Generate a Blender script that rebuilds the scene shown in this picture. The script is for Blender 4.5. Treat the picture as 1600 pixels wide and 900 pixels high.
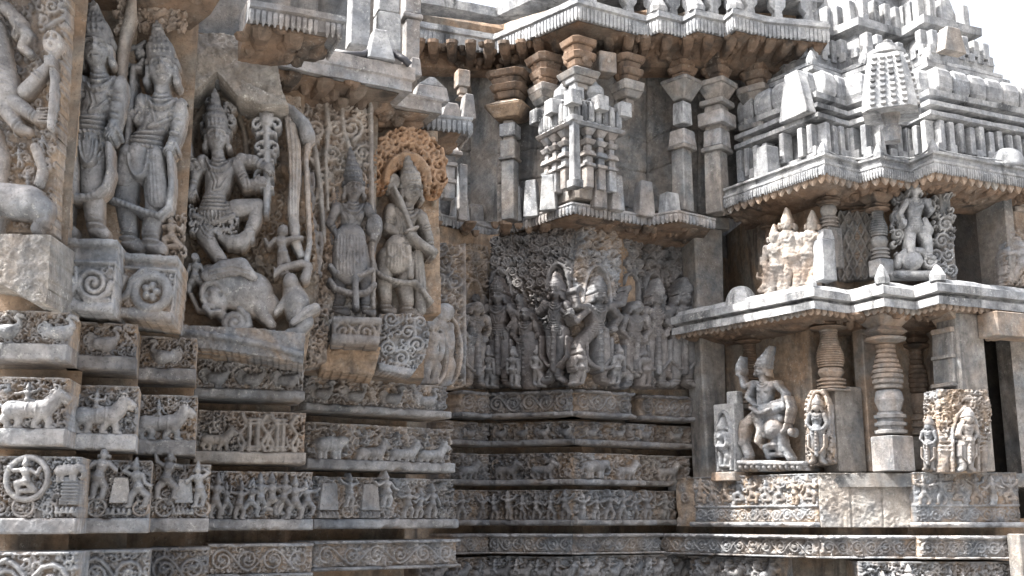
import bpy, math, random
import numpy as np
for o in list(bpy.data.objects): bpy.data.objects.remove(o)
C = bpy.context.scene
COL = C.collection
# ------------------------------------------------------------------ camera, sky, sun, exposure
F = 1715.0; YH = 810.0; CZ = 1.6
TH = math.atan((YH-450)/F); CO, SI = math.cos(TH), math.sin(TH)
cd = bpy.data.cameras.new('camera'); cam = bpy.data.objects.new('camera', cd); COL.objects.link(cam)
cam.location = (0, 0, CZ); cam.rotation_euler = (math.pi/2+TH, 0, 0)
cd.sensor_width = 36.0; cd.lens = F/1600*36; cd.clip_end = 3000; cd.clip_start = 0.05
C.camera = cam
SUN_DIR = np.array([-0.57, -0.11, 0.80]); SUN_DIR /= np.linalg.norm(SUN_DIR)
EL = math.asin(SUN_DIR[2]); AZ = math.atan2(SUN_DIR[0], SUN_DIR[1])
wd = bpy.data.worlds.new('World'); C.world = wd; wd.use_nodes = True
nt = wd.node_tree; bg = nt.nodes['Background']
sky = nt.nodes.new('ShaderNodeTexSky'); sky.sky_type = 'NISHITA'; sky.sun_disc = False
sky.sun_elevation = EL; sky.sun_rotation = AZ; sky.dust_density = 8.0; sky.air_density = 1.0; sky.ozone_density = 1.0
hs_ = nt.nodes.new('ShaderNodeHueSaturation'); hs_.inputs['Saturation'].default_value = .4; hs_.inputs['Value'].default_value = 1.0
nt.links.new(sky.outputs[0], hs_.inputs['Color']); nt.links.new(hs_.outputs[0], bg.inputs[0]); bg.inputs[1].default_value = 0.15
sl = bpy.data.lights.new('sun', 'SUN'); sl.energy = 3.7; sl.angle = math.radians(0.53); sl.color = (1.0, 0.965, 0.91)
so = bpy.data.objects.new('sun', sl); COL.objects.link(so)
from mathutils import Vector
so.rotation_euler = Vector(SUN_DIR).to_track_quat('Z', 'Y').to_euler(); so.location = (-20, 0, 30)
C.view_settings.view_transform = 'Standard'; C.view_settings.look = 'None'
C.view_settings.exposure = 2.0; C.view_settings.gamma = 1.0; C.view_settings.use_curve_mapping = False

# ------------------------------------------------------------------ materials
def stone(name, c1, c2, dark, ochre, fo=.5, fd=.5, fl=.4, bump=.5, rough=.88, lich=(.5, .5, .47), sc=1.0):
    m = bpy.data.materials.new(name); m.use_nodes = True; t = m.node_tree; N = t.nodes; L = t.links
    b = N['Principled BSDF']; b.inputs['Roughness'].default_value = rough
    geo = N.new('ShaderNodeNewGeometry'); oi = N.new('ShaderNodeObjectInfo')
    off = N.new('ShaderNodeVectorMath'); off.operation = 'MULTIPLY_ADD'
    cmb = N.new('ShaderNodeCombineXYZ'); L.new(oi.outputs['Random'], cmb.inputs[0]); L.new(oi.outputs['Random'], cmb.inputs[2])
    L.new(cmb.outputs[0], off.inputs[0]); off.inputs[1].default_value = (7, 7, 7); L.new(geo.outputs['Position'], off.inputs[2])
    def noise(s, d=6, vec=None, dist=0., r=.6):
        n = N.new('ShaderNodeTexNoise'); n.inputs['Scale'].default_value = s*sc; n.inputs['Detail'].default_value = d
        n.inputs['Roughness'].default_value = r; n.inputs['Distortion'].default_value = dist
        L.new(vec or off.outputs[0], n.inputs['Vector']); return n.outputs['Fac']
    def ramp(x, a, c):
        r = N.new('ShaderNodeMapRange'); r.interpolation_type = 'SMOOTHSTEP'
        r.inputs[1].default_value = a; r.inputs[2].default_value = c; L.new(x, r.inputs[0]); return r.outputs[0]
    def mul(x, y):
        r = N.new('ShaderNodeMath'); r.operation = 'MULTIPLY'
        for i, v in enumerate((x, y)):
            if isinstance(v, (int, float)): r.inputs[i].default_value = v
            else: L.new(v, r.inputs[i])
        return r.outputs[0]
    def mix(f, a, c, blend='MIX'):
        r = N.new('ShaderNodeMix'); r.data_type = 'RGBA'; r.blend_type = blend
        if isinstance(f, (int, float)): r.inputs[0].default_value = f
        else: L.new(f, r.inputs[0])
        for i, v in ((6, a), (7, c)):
            if isinstance(v, tuple): r.inputs[i].default_value = (*v, 1)
            else: L.new(v, r.inputs[i])
        return r.outputs[2]
    col = mix(ramp(noise(3.2, 9), .38, .64), c1, c2)
    mp = N.new('ShaderNodeMapping'); mp.inputs['Scale'].default_value = (1.6, 1.6, .35); L.new(off.outputs[0], mp.inputs['Vector'])
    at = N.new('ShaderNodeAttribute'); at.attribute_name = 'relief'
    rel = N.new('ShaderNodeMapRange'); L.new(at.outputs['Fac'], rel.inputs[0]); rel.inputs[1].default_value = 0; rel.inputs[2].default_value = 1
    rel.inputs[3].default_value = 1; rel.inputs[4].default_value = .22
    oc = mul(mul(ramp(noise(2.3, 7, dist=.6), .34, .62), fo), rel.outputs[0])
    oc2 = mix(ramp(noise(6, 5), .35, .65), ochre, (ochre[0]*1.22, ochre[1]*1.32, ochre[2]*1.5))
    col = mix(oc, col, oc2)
    col = mix(mul(ramp(noise(1.7, 8, mp.outputs[0], .8), .50, .68), fd), col, dark)
    sp = mul(ramp(noise(38, 5, r=.75), .55, .64), ramp(noise(2.6, 5), .42, .62))
    col = mix(mul(sp, fl), col, lich)
    sp2 = mul(ramp(noise(55, 4, r=.7), .58, .66), .5)
    col = mix(sp2, col, dark)
    mo = N.new('ShaderNodeMapRange'); L.new(noise(13, 7, r=.7), mo.inputs[0]); mo.inputs[1].default_value = .3; mo.inputs[2].default_value = .7; mo.inputs[3].default_value = .58; mo.inputs[4].default_value = 1.3
    cv = N.new('ShaderNodeCombineColor'); [L.new(mo.outputs[0], cv.inputs[i]) for i in range(3)]; col = mix(1.0, col, cv.outputs[0], 'MULTIPLY')
    hv = N.new('ShaderNodeHueSaturation'); L.new(col, hv.inputs['Color'])
    mr = N.new('ShaderNodeMapRange'); L.new(oi.outputs['Random'], mr.inputs[0]); mr.inputs[3].default_value = .88; mr.inputs[4].default_value = 1.12
    L.new(mr.outputs[0], hv.inputs['Value']); L.new(hv.outputs[0], b.inputs['Base Color'])
    n1 = noise(42, 8, r=.7); n2 = noise(150, 3, r=.6)
    ad = N.new('ShaderNodeMath'); ad.operation = 'MULTIPLY_ADD'; L.new(n2, ad.inputs[0]); ad.inputs[1].default_value = .35; L.new(n1, ad.inputs[2])
    bp = N.new('ShaderNodeBump'); bp.inputs['Strength'].default_value = bump; bp.inputs['Distance'].default_value = .02
    L.new(ad.outputs[0], bp.inputs['Height']); L.new(bp.outputs[0], b.inputs['Normal'])
    return m
OCH = (.30, .20, .115)
M = dict(
 grey=stone('weathered_grey_stone', (.165, .18, .20), (.30, .31, .325), (.06, .063, .07), OCH, .8, .6, .6),
 mid=stone('mid_grey_stone', (.10, .106, .118), (.195, .20, .21), (.045, .046, .05), OCH, .65, .6, .4),
 warm=stone('iron_stained_stone', (.19, .185, .18), (.30, .285, .265), (.075, .07, .068), (.30, .195, .12), .7, .4, .45),
 rust=stone('rust_orange_stone', (.27, .175, .105), (.34, .26, .19), (.09, .06, .045), (.34, .165, .075), .65, .5, .35),
 back=stone('ochre_ground_stone', (.17, .15, .13), (.27, .245, .21), (.05, .045, .043), (.30, .18, .095), .6, .8, .35),
 soffit=stone('dark_brown_soffit', (.115, .085, .065), (.16, .13, .105), (.03, .027, .025), (.22, .13, .075), .55, .85, .25),  # dark brown for eave undersides, brackets and capitals
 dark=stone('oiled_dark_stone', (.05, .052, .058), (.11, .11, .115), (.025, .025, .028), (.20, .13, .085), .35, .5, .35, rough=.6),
 darkish=stone('darkish_grey_stone', (.11, .114, .122), (.215, .218, .225), (.045, .045, .048), (.22, .15, .10), .4, .5, .4),  # darker grey for the panels and statues of the recess
 pale=stone('pale_sunlit_stone', (.19, .202, .22), (.37, .375, .38), (.05, .053, .058), (.27, .22, .165), .25, .95, .6, lich=(.6, .6, .57)),  # lighter grey for sunlit eaves and stones, some sunlight put into the colour
 rough=stone('lichen_speckled_stone', (.25, .25, .25), (.40, .39, .37), (.11, .11, .11), (.33, .24, .16), .4, .35, 1.0, bump=.9, lich=(.6, .59, .55)),
 wall=stone('dressed_wall_stone', (.14, .15, .16), (.25, .25, .245), (.045, .047, .05), (.27, .20, .14), .45, .75, .4),
 ground=stone('dusty_courtyard_paving', (.19, .18, .17), (.25, .24, .225), (.12, .115, .11), (.22, .20, .17), .5, .2, .2),
 interior=stone('unlit_interior_stone', (.035, .034, .035), (.06, .055, .05), (.02, .02, .02), (.08, .05, .03), .4, .5, .1),  # near-black tone, the gloom of the doorways put into the colour
)
def plain(name, c, r=.5):
    m = bpy.data.materials.new(name); m.use_nodes = True; b = m.node_tree.nodes['Principled BSDF']
    n = m.node_tree.nodes.new('ShaderNodeTexNoise'); n.inputs['Scale'].default_value = 30
    cr = m.node_tree.nodes.new('ShaderNodeMix'); cr.data_type = 'RGBA'; cr.inputs[6].default_value = (*c, 1); cr.inputs[7].default_value = (*[v*1.7+.01 for v in c], 1)
    m.node_tree.links.new(n.outputs['Fac'], cr.inputs[0]); m.node_tree.links.new(cr.outputs[2], b.inputs['Base Color'])
    b.inputs['Roughness'].default_value = r; return m
M['cable'] = plain('black_cable_rubber', (.02, .02, .024), .45)

# ------------------------------------------------------------------ geometry helpers
def ray(px, py):
    a = (np.asarray(px, float)-800)/F; b = (450-np.asarray(py, float))/F
    return a, CO-b*SI, SI+b*CO
def at(px, py, Y):
    a, d, s = ray(px, py); return np.array([a/d*Y, Y, CZ+s/d*Y])
def atz(px, py, z):
    a, d, s = ray(px, py); return at(px, py, (z-CZ)/(s/d))
def root_loc(o):
    v = np.zeros(3)
    while o is not None: v += np.array(o.location); o = o.parent
    return v
def tag(o, label=None, cat=None, group=None, kind=None):
    if label: o['label'] = label
    if cat: o['category'] = cat
    if group: o['group'] = group
    if cat and not kind: kind = 'thing'
    if kind: o['kind'] = kind
    return o
def thing(name, label, cat, loc, group=None):
    o = bpy.data.objects.new(name, None); COL.objects.link(o); o.location = [float(v) for v in loc]
    o.empty_display_size = .1
    return tag(o, label, cat, group)
def mesh(name, V, Q, mat, parent=None, smooth=False, relief=None, loc=None):
    V = np.asarray(V, float); me = bpy.data.meshes.new(name)
    org = root_loc(parent) if parent is not None else (np.asarray(loc, float) if loc is not None else np.zeros(3))
    V = V-org
    if isinstance(Q, np.ndarray):
        me.vertices.add(len(V)); me.vertices.foreach_set('co', V.astype(np.float32).ravel())
        k = Q.shape[1]; me.loops.add(Q.size); me.loops.foreach_set('vertex_index', Q.astype(np.int32).ravel())
        me.polygons.add(len(Q)); me.polygons.foreach_set('loop_start', np.arange(0, Q.size, k, dtype=np.int32))
        me.update(calc_edges=True)
    else:
        me.from_pydata([tuple(v) for v in V], [], [tuple(int(i) for i in f) for f in Q])
    if relief is None and mat in (M['grey'], M['pale'], M['mid'], M['rough']): relief = np.full(len(me.vertices), .75)
    if relief is not None:
        a = me.attributes.new('relief', 'FLOAT', 'POINT'); a.data.foreach_set('value', relief.astype(np.float32))
    me.polygons.foreach_set('use_smooth', [bool(smooth)]*len(me.polygons))
    me.materials.append(mat); me.validate()
    o = bpy.data.objects.new(name, me); COL.objects.link(o)
    if parent is not None: o.parent = parent
    elif loc is not None: o.location = [float(v) for v in loc]
    return o
def vnoise(X, Y, s, seed):
    r = np.random.RandomState(seed).rand(64, 64)
    x = X/s; y = Y/s; i = np.floor(x).astype(int); j = np.floor(y).astype(int); fx = x-i; fy = y-j
    fx = fx*fx*(3-2*fx); fy = fy*fy*(3-2*fy)
    g = lambda a, b: r[b % 64, a % 64]
    return (g(i, j)*(1-fx)+g(i+1, j)*fx)*(1-fy)+(g(i, j+1)*(1-fx)+g(i+1, j+1)*fx)*fy-.5
class Facet:                       # a vertical plane of wall: left and right ends given where they stand
    def __init__(s, pxl, Yl, pxr, Yr, row=700):
        A = at(pxl, row, Yl)[:2]; B = at(pxr, row, Yr)[:2]; s.setup(A, (B-A)/np.linalg.norm(B-A), (Yl+Yr)/2/F)
        s.L = float(np.linalg.norm(B-A))
    def setup(s, o, d, mpp): s.o = o; s.d = d; s.n = np.array([d[1], -d[0]]); s.mpp = mpp; return s
    def off(s, w): f = Facet.__new__(Facet); f.setup(s.o+s.n*w, s.d, s.mpp); f.L = getattr(s, 'L', 1); return f
    def pos(s, u, z, w=0.):
        u, z, w = np.broadcast_arrays(np.asarray(u, float), np.asarray(z, float), np.asarray(w, float))
        return np.stack([s.o[0]+s.d[0]*u+s.n[0]*w, s.o[1]+s.d[1]*u+s.n[1]*w, z], -1)
    def hit(s, px, py):
        a, dd, sz = ray(px, py); t = (s.o@s.n)/(a*s.n[0]+dd*s.n[1])
        return (a*t-s.o[0])*s.d[0]+(dd*t-s.o[1])*s.d[1], CZ+sz*t
NEG = -1e6
HS = 1.7
class Rel:                         # carved relief: a height grid over a facet, cut with round-ended strokes
    def __init__(s, fac, box, mode='px', step=1.3, base=None, org=None):
        s.fac = fac; s.mode = mode; s.org = org; x0, y0, x1, y1 = box
        nx = max(3, int(round((x1-x0)/step))+1); ny = max(3, int(round((y1-y0)/step))+1)
        s.x = np.linspace(x0, x1, nx); s.y = np.linspace(y0, y1, ny); s.X, s.Y = np.meshgrid(s.x, s.y)
        s.H = np.full((ny, nx), NEG if base is None else float(base)); s.base = base; s.step = step; s.hs = HS
    def win(s, x0, x1, y0, y1):
        a = np.searchsorted(s.x, x0); b = np.searchsorted(s.x, x1, 'right'); c = np.searchsorted(s.y, y0); d = np.searchsorted(s.y, y1, 'right')
        return slice(c, d), slice(a, b)
    def put(s, sl, h, ins, mode):
        H = s.H[sl]
        if mode == 'max': s.H[sl] = np.where(ins & (h > H), h, H)
    def stroke(s, pts, r, w=0., k=1., mode='max', pw=.5):
        pts = np.asarray(pts, float); n = len(pts)
        r = np.interp(np.linspace(0, 1, n), np.linspace(0, 1, len(r)), r) if np.ndim(r) else np.full(n, float(r))
        w = np.interp(np.linspace(0, 1, n), np.linspace(0, 1, len(w)), w) if np.ndim(w) else np.full(n, float(w))
        m = r.max()
        SL = s.win(pts[:, 0].min()-m, pts[:, 0].max()+m, pts[:, 1].min()-m, pts[:, 1].max()+m)
        T = None if mode == 'max' else np.zeros_like(s.H[SL])
        for i in range(n-1):
            ax, ay = pts[i]; bx, by = pts[i+1]; m = max(r[i], r[i+1])
            sl = s.win(min(ax, bx)-m, max(ax, bx)+m, min(ay, by)-m, max(ay, by)+m)
            X = s.X[sl]
            if X.size == 0: continue
            Y = s.Y[sl]; dx, dy = bx-ax, by-ay; l2 = dx*dx+dy*dy+1e-9
            t = np.clip(((X-ax)*dx+(Y-ay)*dy)/l2, 0, 1); q2 = ((X-ax-t*dx)**2+(Y-ay-t*dy)**2)
            rr = r[i]+(r[i+1]-r[i])*t; q2 = q2/(rr*rr+1e-9); ins = q2 < 1
            pf = np.maximum(0, 1-q2)**pw
            if T is None: s.put(sl, w[i]+(w[i+1]-w[i])*t+k*rr*pf, ins, 'max')
            else:
                sub = (slice(sl[0].start-SL[0].start, sl[0].stop-SL[0].start), slice(sl[1].start-SL[1].start, sl[1].stop-SL[1].start))
                T[sub] = np.maximum(T[sub], np.where(ins, k*rr*pf, 0))
        if T is not None:
            H = s.H[SL]; s.H[SL] = np.where((T > 0) & (H > NEG/2), H+(T if mode == 'add' else -T), H)
    def blob(s, cx, cy, rx, ry, w=0., k=1., rot=0., mode='max', pw=.5):
        m = max(rx, ry); sl = s.win(cx-m, cx+m, cy-m, cy+m); X = s.X[sl]-cx; Y = s.Y[sl]-cy
        if X.size == 0: return
        c, n = math.cos(rot), math.sin(rot); q2 = ((X*c+Y*n)/rx)**2+((-X*n+Y*c)/ry)**2; ins = q2 < 1
        h = k*min(rx, ry)*np.maximum(0, 1-q2)**pw
        if mode == 'max': s.put(sl, w+h, ins, 'max')
        else:
            H = s.H[sl]; s.H[sl] = np.where(ins & (H > NEG/2), H+(h if mode == 'add' else -h), H)
    def poly(s, pts, w=0., mode='max'):
        P = np.asarray(pts, float); sl = s.win(P[:, 0].min(), P[:, 0].max(), P[:, 1].min(), P[:, 1].max()); X = s.X[sl]; Y = s.Y[sl]
        ins = np.zeros(X.shape, bool)
        for i in range(len(P)):
            x1, y1 = P[i]; x2, y2 = P[i-1]
            if y1 == y2: continue
            ins ^= ((y1 > Y) != (y2 > Y)) & (X < (x2-x1)*(Y-y1)/(y2-y1)+x1)
        H = s.H[sl]
        if mode == 'max': s.H[sl] = np.where(ins & (w > H), w, H)
        elif mode == 'set': s.H[sl] = np.where(ins, w, H)
        elif mode == 'kill': s.H[sl] = np.where(ins, NEG, H)
        else: s.H[sl] = np.where(ins & (H > NEG/2), H+w, H)
    def get(s, x, y):
        i = min(max(int((x-s.x[0])/(s.x[1]-s.x[0])), 0), len(s.x)-1); j = min(max(int((y-s.y[0])/(s.y[1]-s.y[0])), 0), len(s.y)-1); return s.H[j, i]
    def build(s, name, mat, parent, floor=-4., depth=None, rough=.7, seed=1, rs=14., smooth=True):
        H = s.H.copy(); mask = H > NEG/2; H = np.where(mask, H*s.hs, H)
        if not mask.any(): return None
        nz = rough*(vnoise(s.X, s.Y, 9, seed)+.6*vnoise(s.X+31, s.Y, 3.6, seed+1)+.5*vnoise(s.X+77, s.Y, 1.7, seed+2))*2
        H = np.where(mask, H+nz, H)
        ny, nx = H.shape
        if s.base is None:
            d = mask.copy(); d[1:] |= mask[:-1]; d[:-1] |= mask[1:]; e = d.copy(); d[:, 1:] |= e[:, :-1]; d[:, :-1] |= e[:, 1:]
            H = np.where(mask, H, floor)
        else: d = mask; H = np.where(mask, H, floor)
        if s.mode == 'px': u, z = s.fac.hit(s.X, s.Y)
        else: u = s.org[0]+s.X*s.fac.mpp; z = s.org[1]-s.Y*s.fac.mpp
        P = s.fac.pos(u, z, H*s.fac.mpp).reshape(-1, 3); rel = np.clip(H/rs, 0, 1).ravel()
        idx = np.arange(ny*nx).reshape(ny, nx)
        ok = d[:-1, :-1] & d[1:, :-1] & d[1:, 1:] & d[:-1, 1:]
        Q = np.stack([idx[1:, :-1], idx[1:, 1:], idx[:-1, 1:], idx[:-1, :-1]], -1)[ok]
        if depth is not None and s.base is not None:     # a closed block: skirts and a back
            ring = np.concatenate([idx[0, :], idx[1:, -1], idx[-1, -2::-1], idx[-2:0:-1, 0]])
            nrm = np.array([*s.fac.n, 0.]); hr = H.ravel()[ring]*s.fac.mpp
            B = P[ring]-nrm*(hr[:, None]+depth); nb = len(P); P = np.concatenate([P, B]); rel = np.concatenate([rel, np.zeros(len(B))])
            j = np.arange(len(ring)); j2 = (j+1) % len(ring)
            Q = np.concatenate([Q, np.stack([ring[j], ring[j2], nb+j2, nb+j], -1)])
        used = np.unique(Q); mp = np.full(len(P), -1); mp[used] = np.arange(len(used))
        return mesh(name, P[used], mp[Q], mat, parent, smooth, rel[used])
def loft(rings, cx, cy, ang=0., n=None, cham=.12, cap=True):   # rings (z, hx, hy): lofted chamfered boxes, or turned shapes when n is given
    V = []; k = n or 8; c, s = math.cos(ang), math.sin(ang)
    for z, hx, hy in rings:
        if n: pts = [(hx*math.cos(2*math.pi*(i+.5)/n), hy*math.sin(2*math.pi*(i+.5)/n)) for i in range(n)]
        else:
            b = cham*min(hx, hy); pts = [(hx, -hy+b), (hx, hy-b), (hx-b, hy), (-hx+b, hy), (-hx, hy-b), (-hx, -hy+b), (-hx+b, -hy), (hx-b, -hy)]
        V += [(cx+x*c-y*s, cy+x*s+y*c, z) for x, y in pts]
    Q = []
    for i in range(len(rings)-1):
        for j in range(k): Q.append((i*k+j, i*k+(j+1) % k, (i+1)*k+(j+1) % k, (i+1)*k+j))
    if cap: Q.append(tuple(range(k))[::-1]); Q.append(tuple((len(rings)-1)*k+j for j in range(k)))
    return V, Q
def merge(lst):
    V = []; Q = []
    for v, q in lst:
        b = len(V); V += [tuple(p) for p in v]; Q += [tuple(i+b for i in f) for f in q]
    return V, Q
def boxr(z0, z1, hx, hy, b=.008): return [(z0, hx-b, hy-b), (z0+b, hx, hy), (z1-b, hx, hy), (z1, hx-b, hy-b)]
def tube(pts, r, n=8):
    P = np.asarray(pts, float); V = []; Q = []
    for i in range(len(P)):
        t = P[min(i+1, len(P)-1)]-P[max(i-1, 0)]; t /= np.linalg.norm(t)+1e-9
        a = np.cross(t, (0, 0, 1.)); 
        if np.linalg.norm(a) < .1: a = np.cross(t, (1., 0, 0))
        a /= np.linalg.norm(a); b = np.cross(a, t)
        V += [tuple(P[i]+r*(a*math.cos(2*math.pi*j/n)+b*math.sin(2*math.pi*j/n))) for j in range(n)]
    for i in range(len(P)-1):
        for j in range(n): Q.append((i*n+j, i*n+(j+1) % n, (i+1)*n+(j+1) % n, (i+1)*n+j))
    return V, Q
def offs(poly, w):                 # mitred offset of a plan polyline, outward is towards the viewer's side
    P = np.asarray(poly, float)[:, :2]; D = np.diff(P, axis=0); D /= np.linalg.norm(D, axis=1)[:, None]; Nn = np.stack([D[:, 1], -D[:, 0]], 1)
    out = []
    for i in range(len(P)):
        a = Nn[max(i-1, 0)]; b = Nn[min(i, len(Nn)-1)]; out.append(P[i]+(a+b)/max(.35, 1+a@b)*w)
    return np.array(out)
def smoothed(poly, n=10):
    P = np.asarray(poly, float)[:, :2].copy()
    for _ in range(n): P[1:-1] = P[1:-1]*.5+(P[:-2]+P[2:])*.25
    return P
def sweep(poly, prof, closed=True, seg=.12, wob=0., seed=0):
    rows = []; rng = np.random.RandomState(seed); P0 = np.asarray(poly, float)[:, :2]; Ps = smoothed(poly) if len(poly) > 5 else P0
    for w, z in prof:
        f = min(1, max(0, (-w-.25)/.4)); P = offs(P0*(1-f)+Ps*f, w); rows.append([(*p, z) for p in P])
    m = len(poly); fine = []
    ns = [max(1, int(np.linalg.norm(np.subtract(poly[i+1][:2], poly[i][:2]))/seg)) for i in range(m-1)]
    for r in rows:
        q = []
        for i in range(m-1):
            a, b = np.array(r[i]), np.array(r[i+1])
            for j in range(ns[i]): q.append(a+(b-a)*j/ns[i])
        q.append(np.array(r[-1])); fine.append(q)
    A = np.array(fine); 
    if wob: A += (rng.rand(*A.shape)-.5)*wob
    k, n = A.shape[:2]; Q = []; last = k if closed else k-1
    for i in range(last):
        i2 = (i+1) % k
        for j in range(n-1): Q.append((i*n+j, i*n+j+1, i2*n+j+1, i2*n+j))
    if closed: Q.append(tuple(i*n for i in range(k))); Q.append(tuple(i*n+n-1 for i in range(k))[::-1])
    return A.reshape(-1, 3), Q
def prism(front, back, z0, z1):    # wall mass: front plan line and back plan line between two heights
    P = [tuple(p[:2]) for p in front]+[tuple(p[:2]) for p in back][::-1]; n = len(P)
    V = [(*p, z0) for p in P]+[(*p, z1) for p in P]
    Q = [(i, (i+1) % n, n+(i+1) % n, n+i) for i in range(n)]+[tuple(range(n))[::-1], tuple(range(n, 2*n))]
    return V, Q

# ------------------------------------------------------------------ carving vocabulary
def spiral(R, cx, cy, r, turns=1.6, d=1, ph=0., rad=2., w=1., k=1., r1=None):
    n = max(8, int(turns*11)); t = np.linspace(0, 1, n); a = ph+d*turns*2*math.pi*t; q = r*(1-t)**.85+(r1 if r1 else rad*.4)
    R.stroke(np.stack([cx+q*np.cos(a), cy+q*np.sin(a)], 1), [rad, rad*.8, rad*.95], w, k)
def curl(R, x, y, r, ang, d, w=1., k=1.1):
    t = np.linspace(0, 1, 7); a = ang+d*t*4.4; q = r*(1-.62*t)
    R.stroke(np.stack([x+q*np.cos(a), y+q*np.sin(a)], 1), [r*.2, r*.36, r*.42], w, k)
def fill(R, box, n, r0, r1, w=1., thr=2.5, seed=0, k=1.1, inside=None):
    rg = random.Random(seed); x0, y0, x1, y1 = box
    for _ in range(n):
        x = rg.uniform(x0, x1); y = rg.uniform(y0, y1); r = rg.uniform(r0, r1)
        if inside and not inside(x, y): continue
        if R.get(x, y) > thr or R.get(x+r*.7, y) > thr+3 or R.get(x, y+r*.7) > thr+3: continue
        u = rg.random()
        if u < .6: curl(R, x, y, r, rg.uniform(0, 6.3), rg.choice((-1, 1)), w+rg.uniform(-.6, 1.2), k)
        elif u < .8: R.blob(x, y, r*.55, r*.5, w, 1.1, rg.uniform(0, 3))
        else:
            a = rg.uniform(0, 6.3); R.stroke([(x, y), (x+r*math.cos(a), y+r*math.sin(a))], [r*.42, r*.18], w, 1.1)
def drill(R, box, n, r0, r1, lo, hi, seed, k=2.4):
    rg = random.Random(seed); x0, y0, x1, y1 = box
    for _ in range(n):
        x = rg.uniform(x0, x1); y = rg.uniform(y0, y1); h = R.get(x, y)
        if lo <= h <= hi: R.blob(x, y, rg.uniform(r0, r1), rg.uniform(r0, r1)*1.2, 0, k, 0, 'cut', .35)
def scroll(R, x0, y0, x1, y1, n, seed=0, rad=None, w=1.5, k=1.1, leaf=True):
    h = y1-y0; cy = (y0+y1)/2; st = (x1-x0)/n; r = min(h*.40, st*.44); rad = rad or r*.17
    for i in range(n):
        cx = x0+(i+.5)*st; up = 1 if i % 2 else -1
        spiral(R, cx, cy, r, 1.7, up, up*math.pi/2, rad, w, k)
        if i < n-1:
            t = np.linspace(0, 1, 9); R.stroke(np.stack([cx+st*t, cy+up*r*np.cos(math.pi*t)], 1), rad*.9, w, k)
        for a in range(3): R.blob(cx+r*.18*math.cos(a*2.1+i), cy+r*.18*math.sin(a*2.1+i), r*.16, r*.16, w+1, 1.3)
    if leaf: fill(R, (x0, y0, x1, y1), int((x1-x0)*h/14), h*.06, h*.13, w*.9, w+1., seed, k)
class T:                            # places a generator's unit drawing: x across, y down
    def __init__(s, x, y, sc, flip=1): s.x, s.y, s.s, s.f = x, y, sc, flip
    def __call__(s, *p): return [(s.x+s.f*a*s.s, s.y+b*s.s) for a, b in p]
def arc(cx, cy, rx, ry, a0, a1, n=12): 
    t = np.radians(np.linspace(a0, a1, n)); return np.stack([cx+rx*np.cos(t), cy+ry*np.sin(t)], 1)
def mini(R, x, y, h, seed=0, pose=None, w=2., crown=True, kk=.9):   # small carved person, feet at (x, y)
    g = random.Random(seed); s = h; lean = g.uniform(-.08, .08); f = g.choice((-1, 1))
    hd = (x+lean*s, y-.84*s); ch = (x+lean*.7*s, y-.66*s); hp = (x, y-.42*s)
    if pose == 'sit':
        R.stroke([hp, (x+f*.22*s, y-.36*s), (x+f*.16*s, y-.1*s)], [.11*s, .09*s, .06*s], w, kk); R.stroke([hp, (x-f*.2*s, y-.2*s), (x+f*.1*s, y-.18*s)], [.1*s, .08*s, .06*s], w, kk)
    else:
        sp_ = g.uniform(.06, .2) if pose != 'calm' else .075
        for q in (-1, 1): R.stroke([hp, (x+q*sp_*s+.03*s, y-.22*s), (x+q*sp_*.9*s, y-.02*s), (x+q*sp_*.9*s+f*.07*s, y)], [.1*s, .075*s, .055*s, .04*s], w, kk)
    R.stroke([ch, ((ch[0]+hp[0])/2, (ch[1]+hp[1])/2), hp], [.125*s, .085*s, .115*s], w+.03*s, kk)
    for q in (-1, 1):
        a = g.uniform(-.9, 1.3) if pose != 'calm' else 1.45
        b = a+g.uniform(-1.9, .3) if pose != 'calm' else 1.5+q*.0+g.uniform(0, .9); e = (ch[0]+q*(.13+.16*math.cos(a))*s, ch[1]+.17*math.sin(a)*s)
        R.stroke([(ch[0]+q*.12*s, ch[1]-.03*s), e, (e[0]+q*.14*math.cos(b)*s, e[1]+.15*math.sin(b)*s)], [.055*s, .045*s, .04*s], w+.05*s, kk)
    R.blob(hd[0], hd[1], .075*s, .09*s, w+.05*s, 1.2)
    R.stroke([(x-.1*s, hp[1]), (x+.1*s, hp[1])], .03*s, 0, .6, 'add'); R.stroke(arc(ch[0], ch[1]-.02*s, .07*s, .07*s, 10, 170, 7), .02*s, 0, .7, 'add')
    if crown:
        R.stroke([(hd[0], hd[1]-.06*s), (hd[0], hd[1]-.2*s)], [.075*s, .025*s], w+.03*s, 1.); R.blob(hd[0]+.09*s, hd[1]+.02*s, .035*s, .05*s, w, 1); R.blob(hd[0]-.09*s, hd[1]+.02*s, .035*s, .05*s, w, 1)
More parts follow.
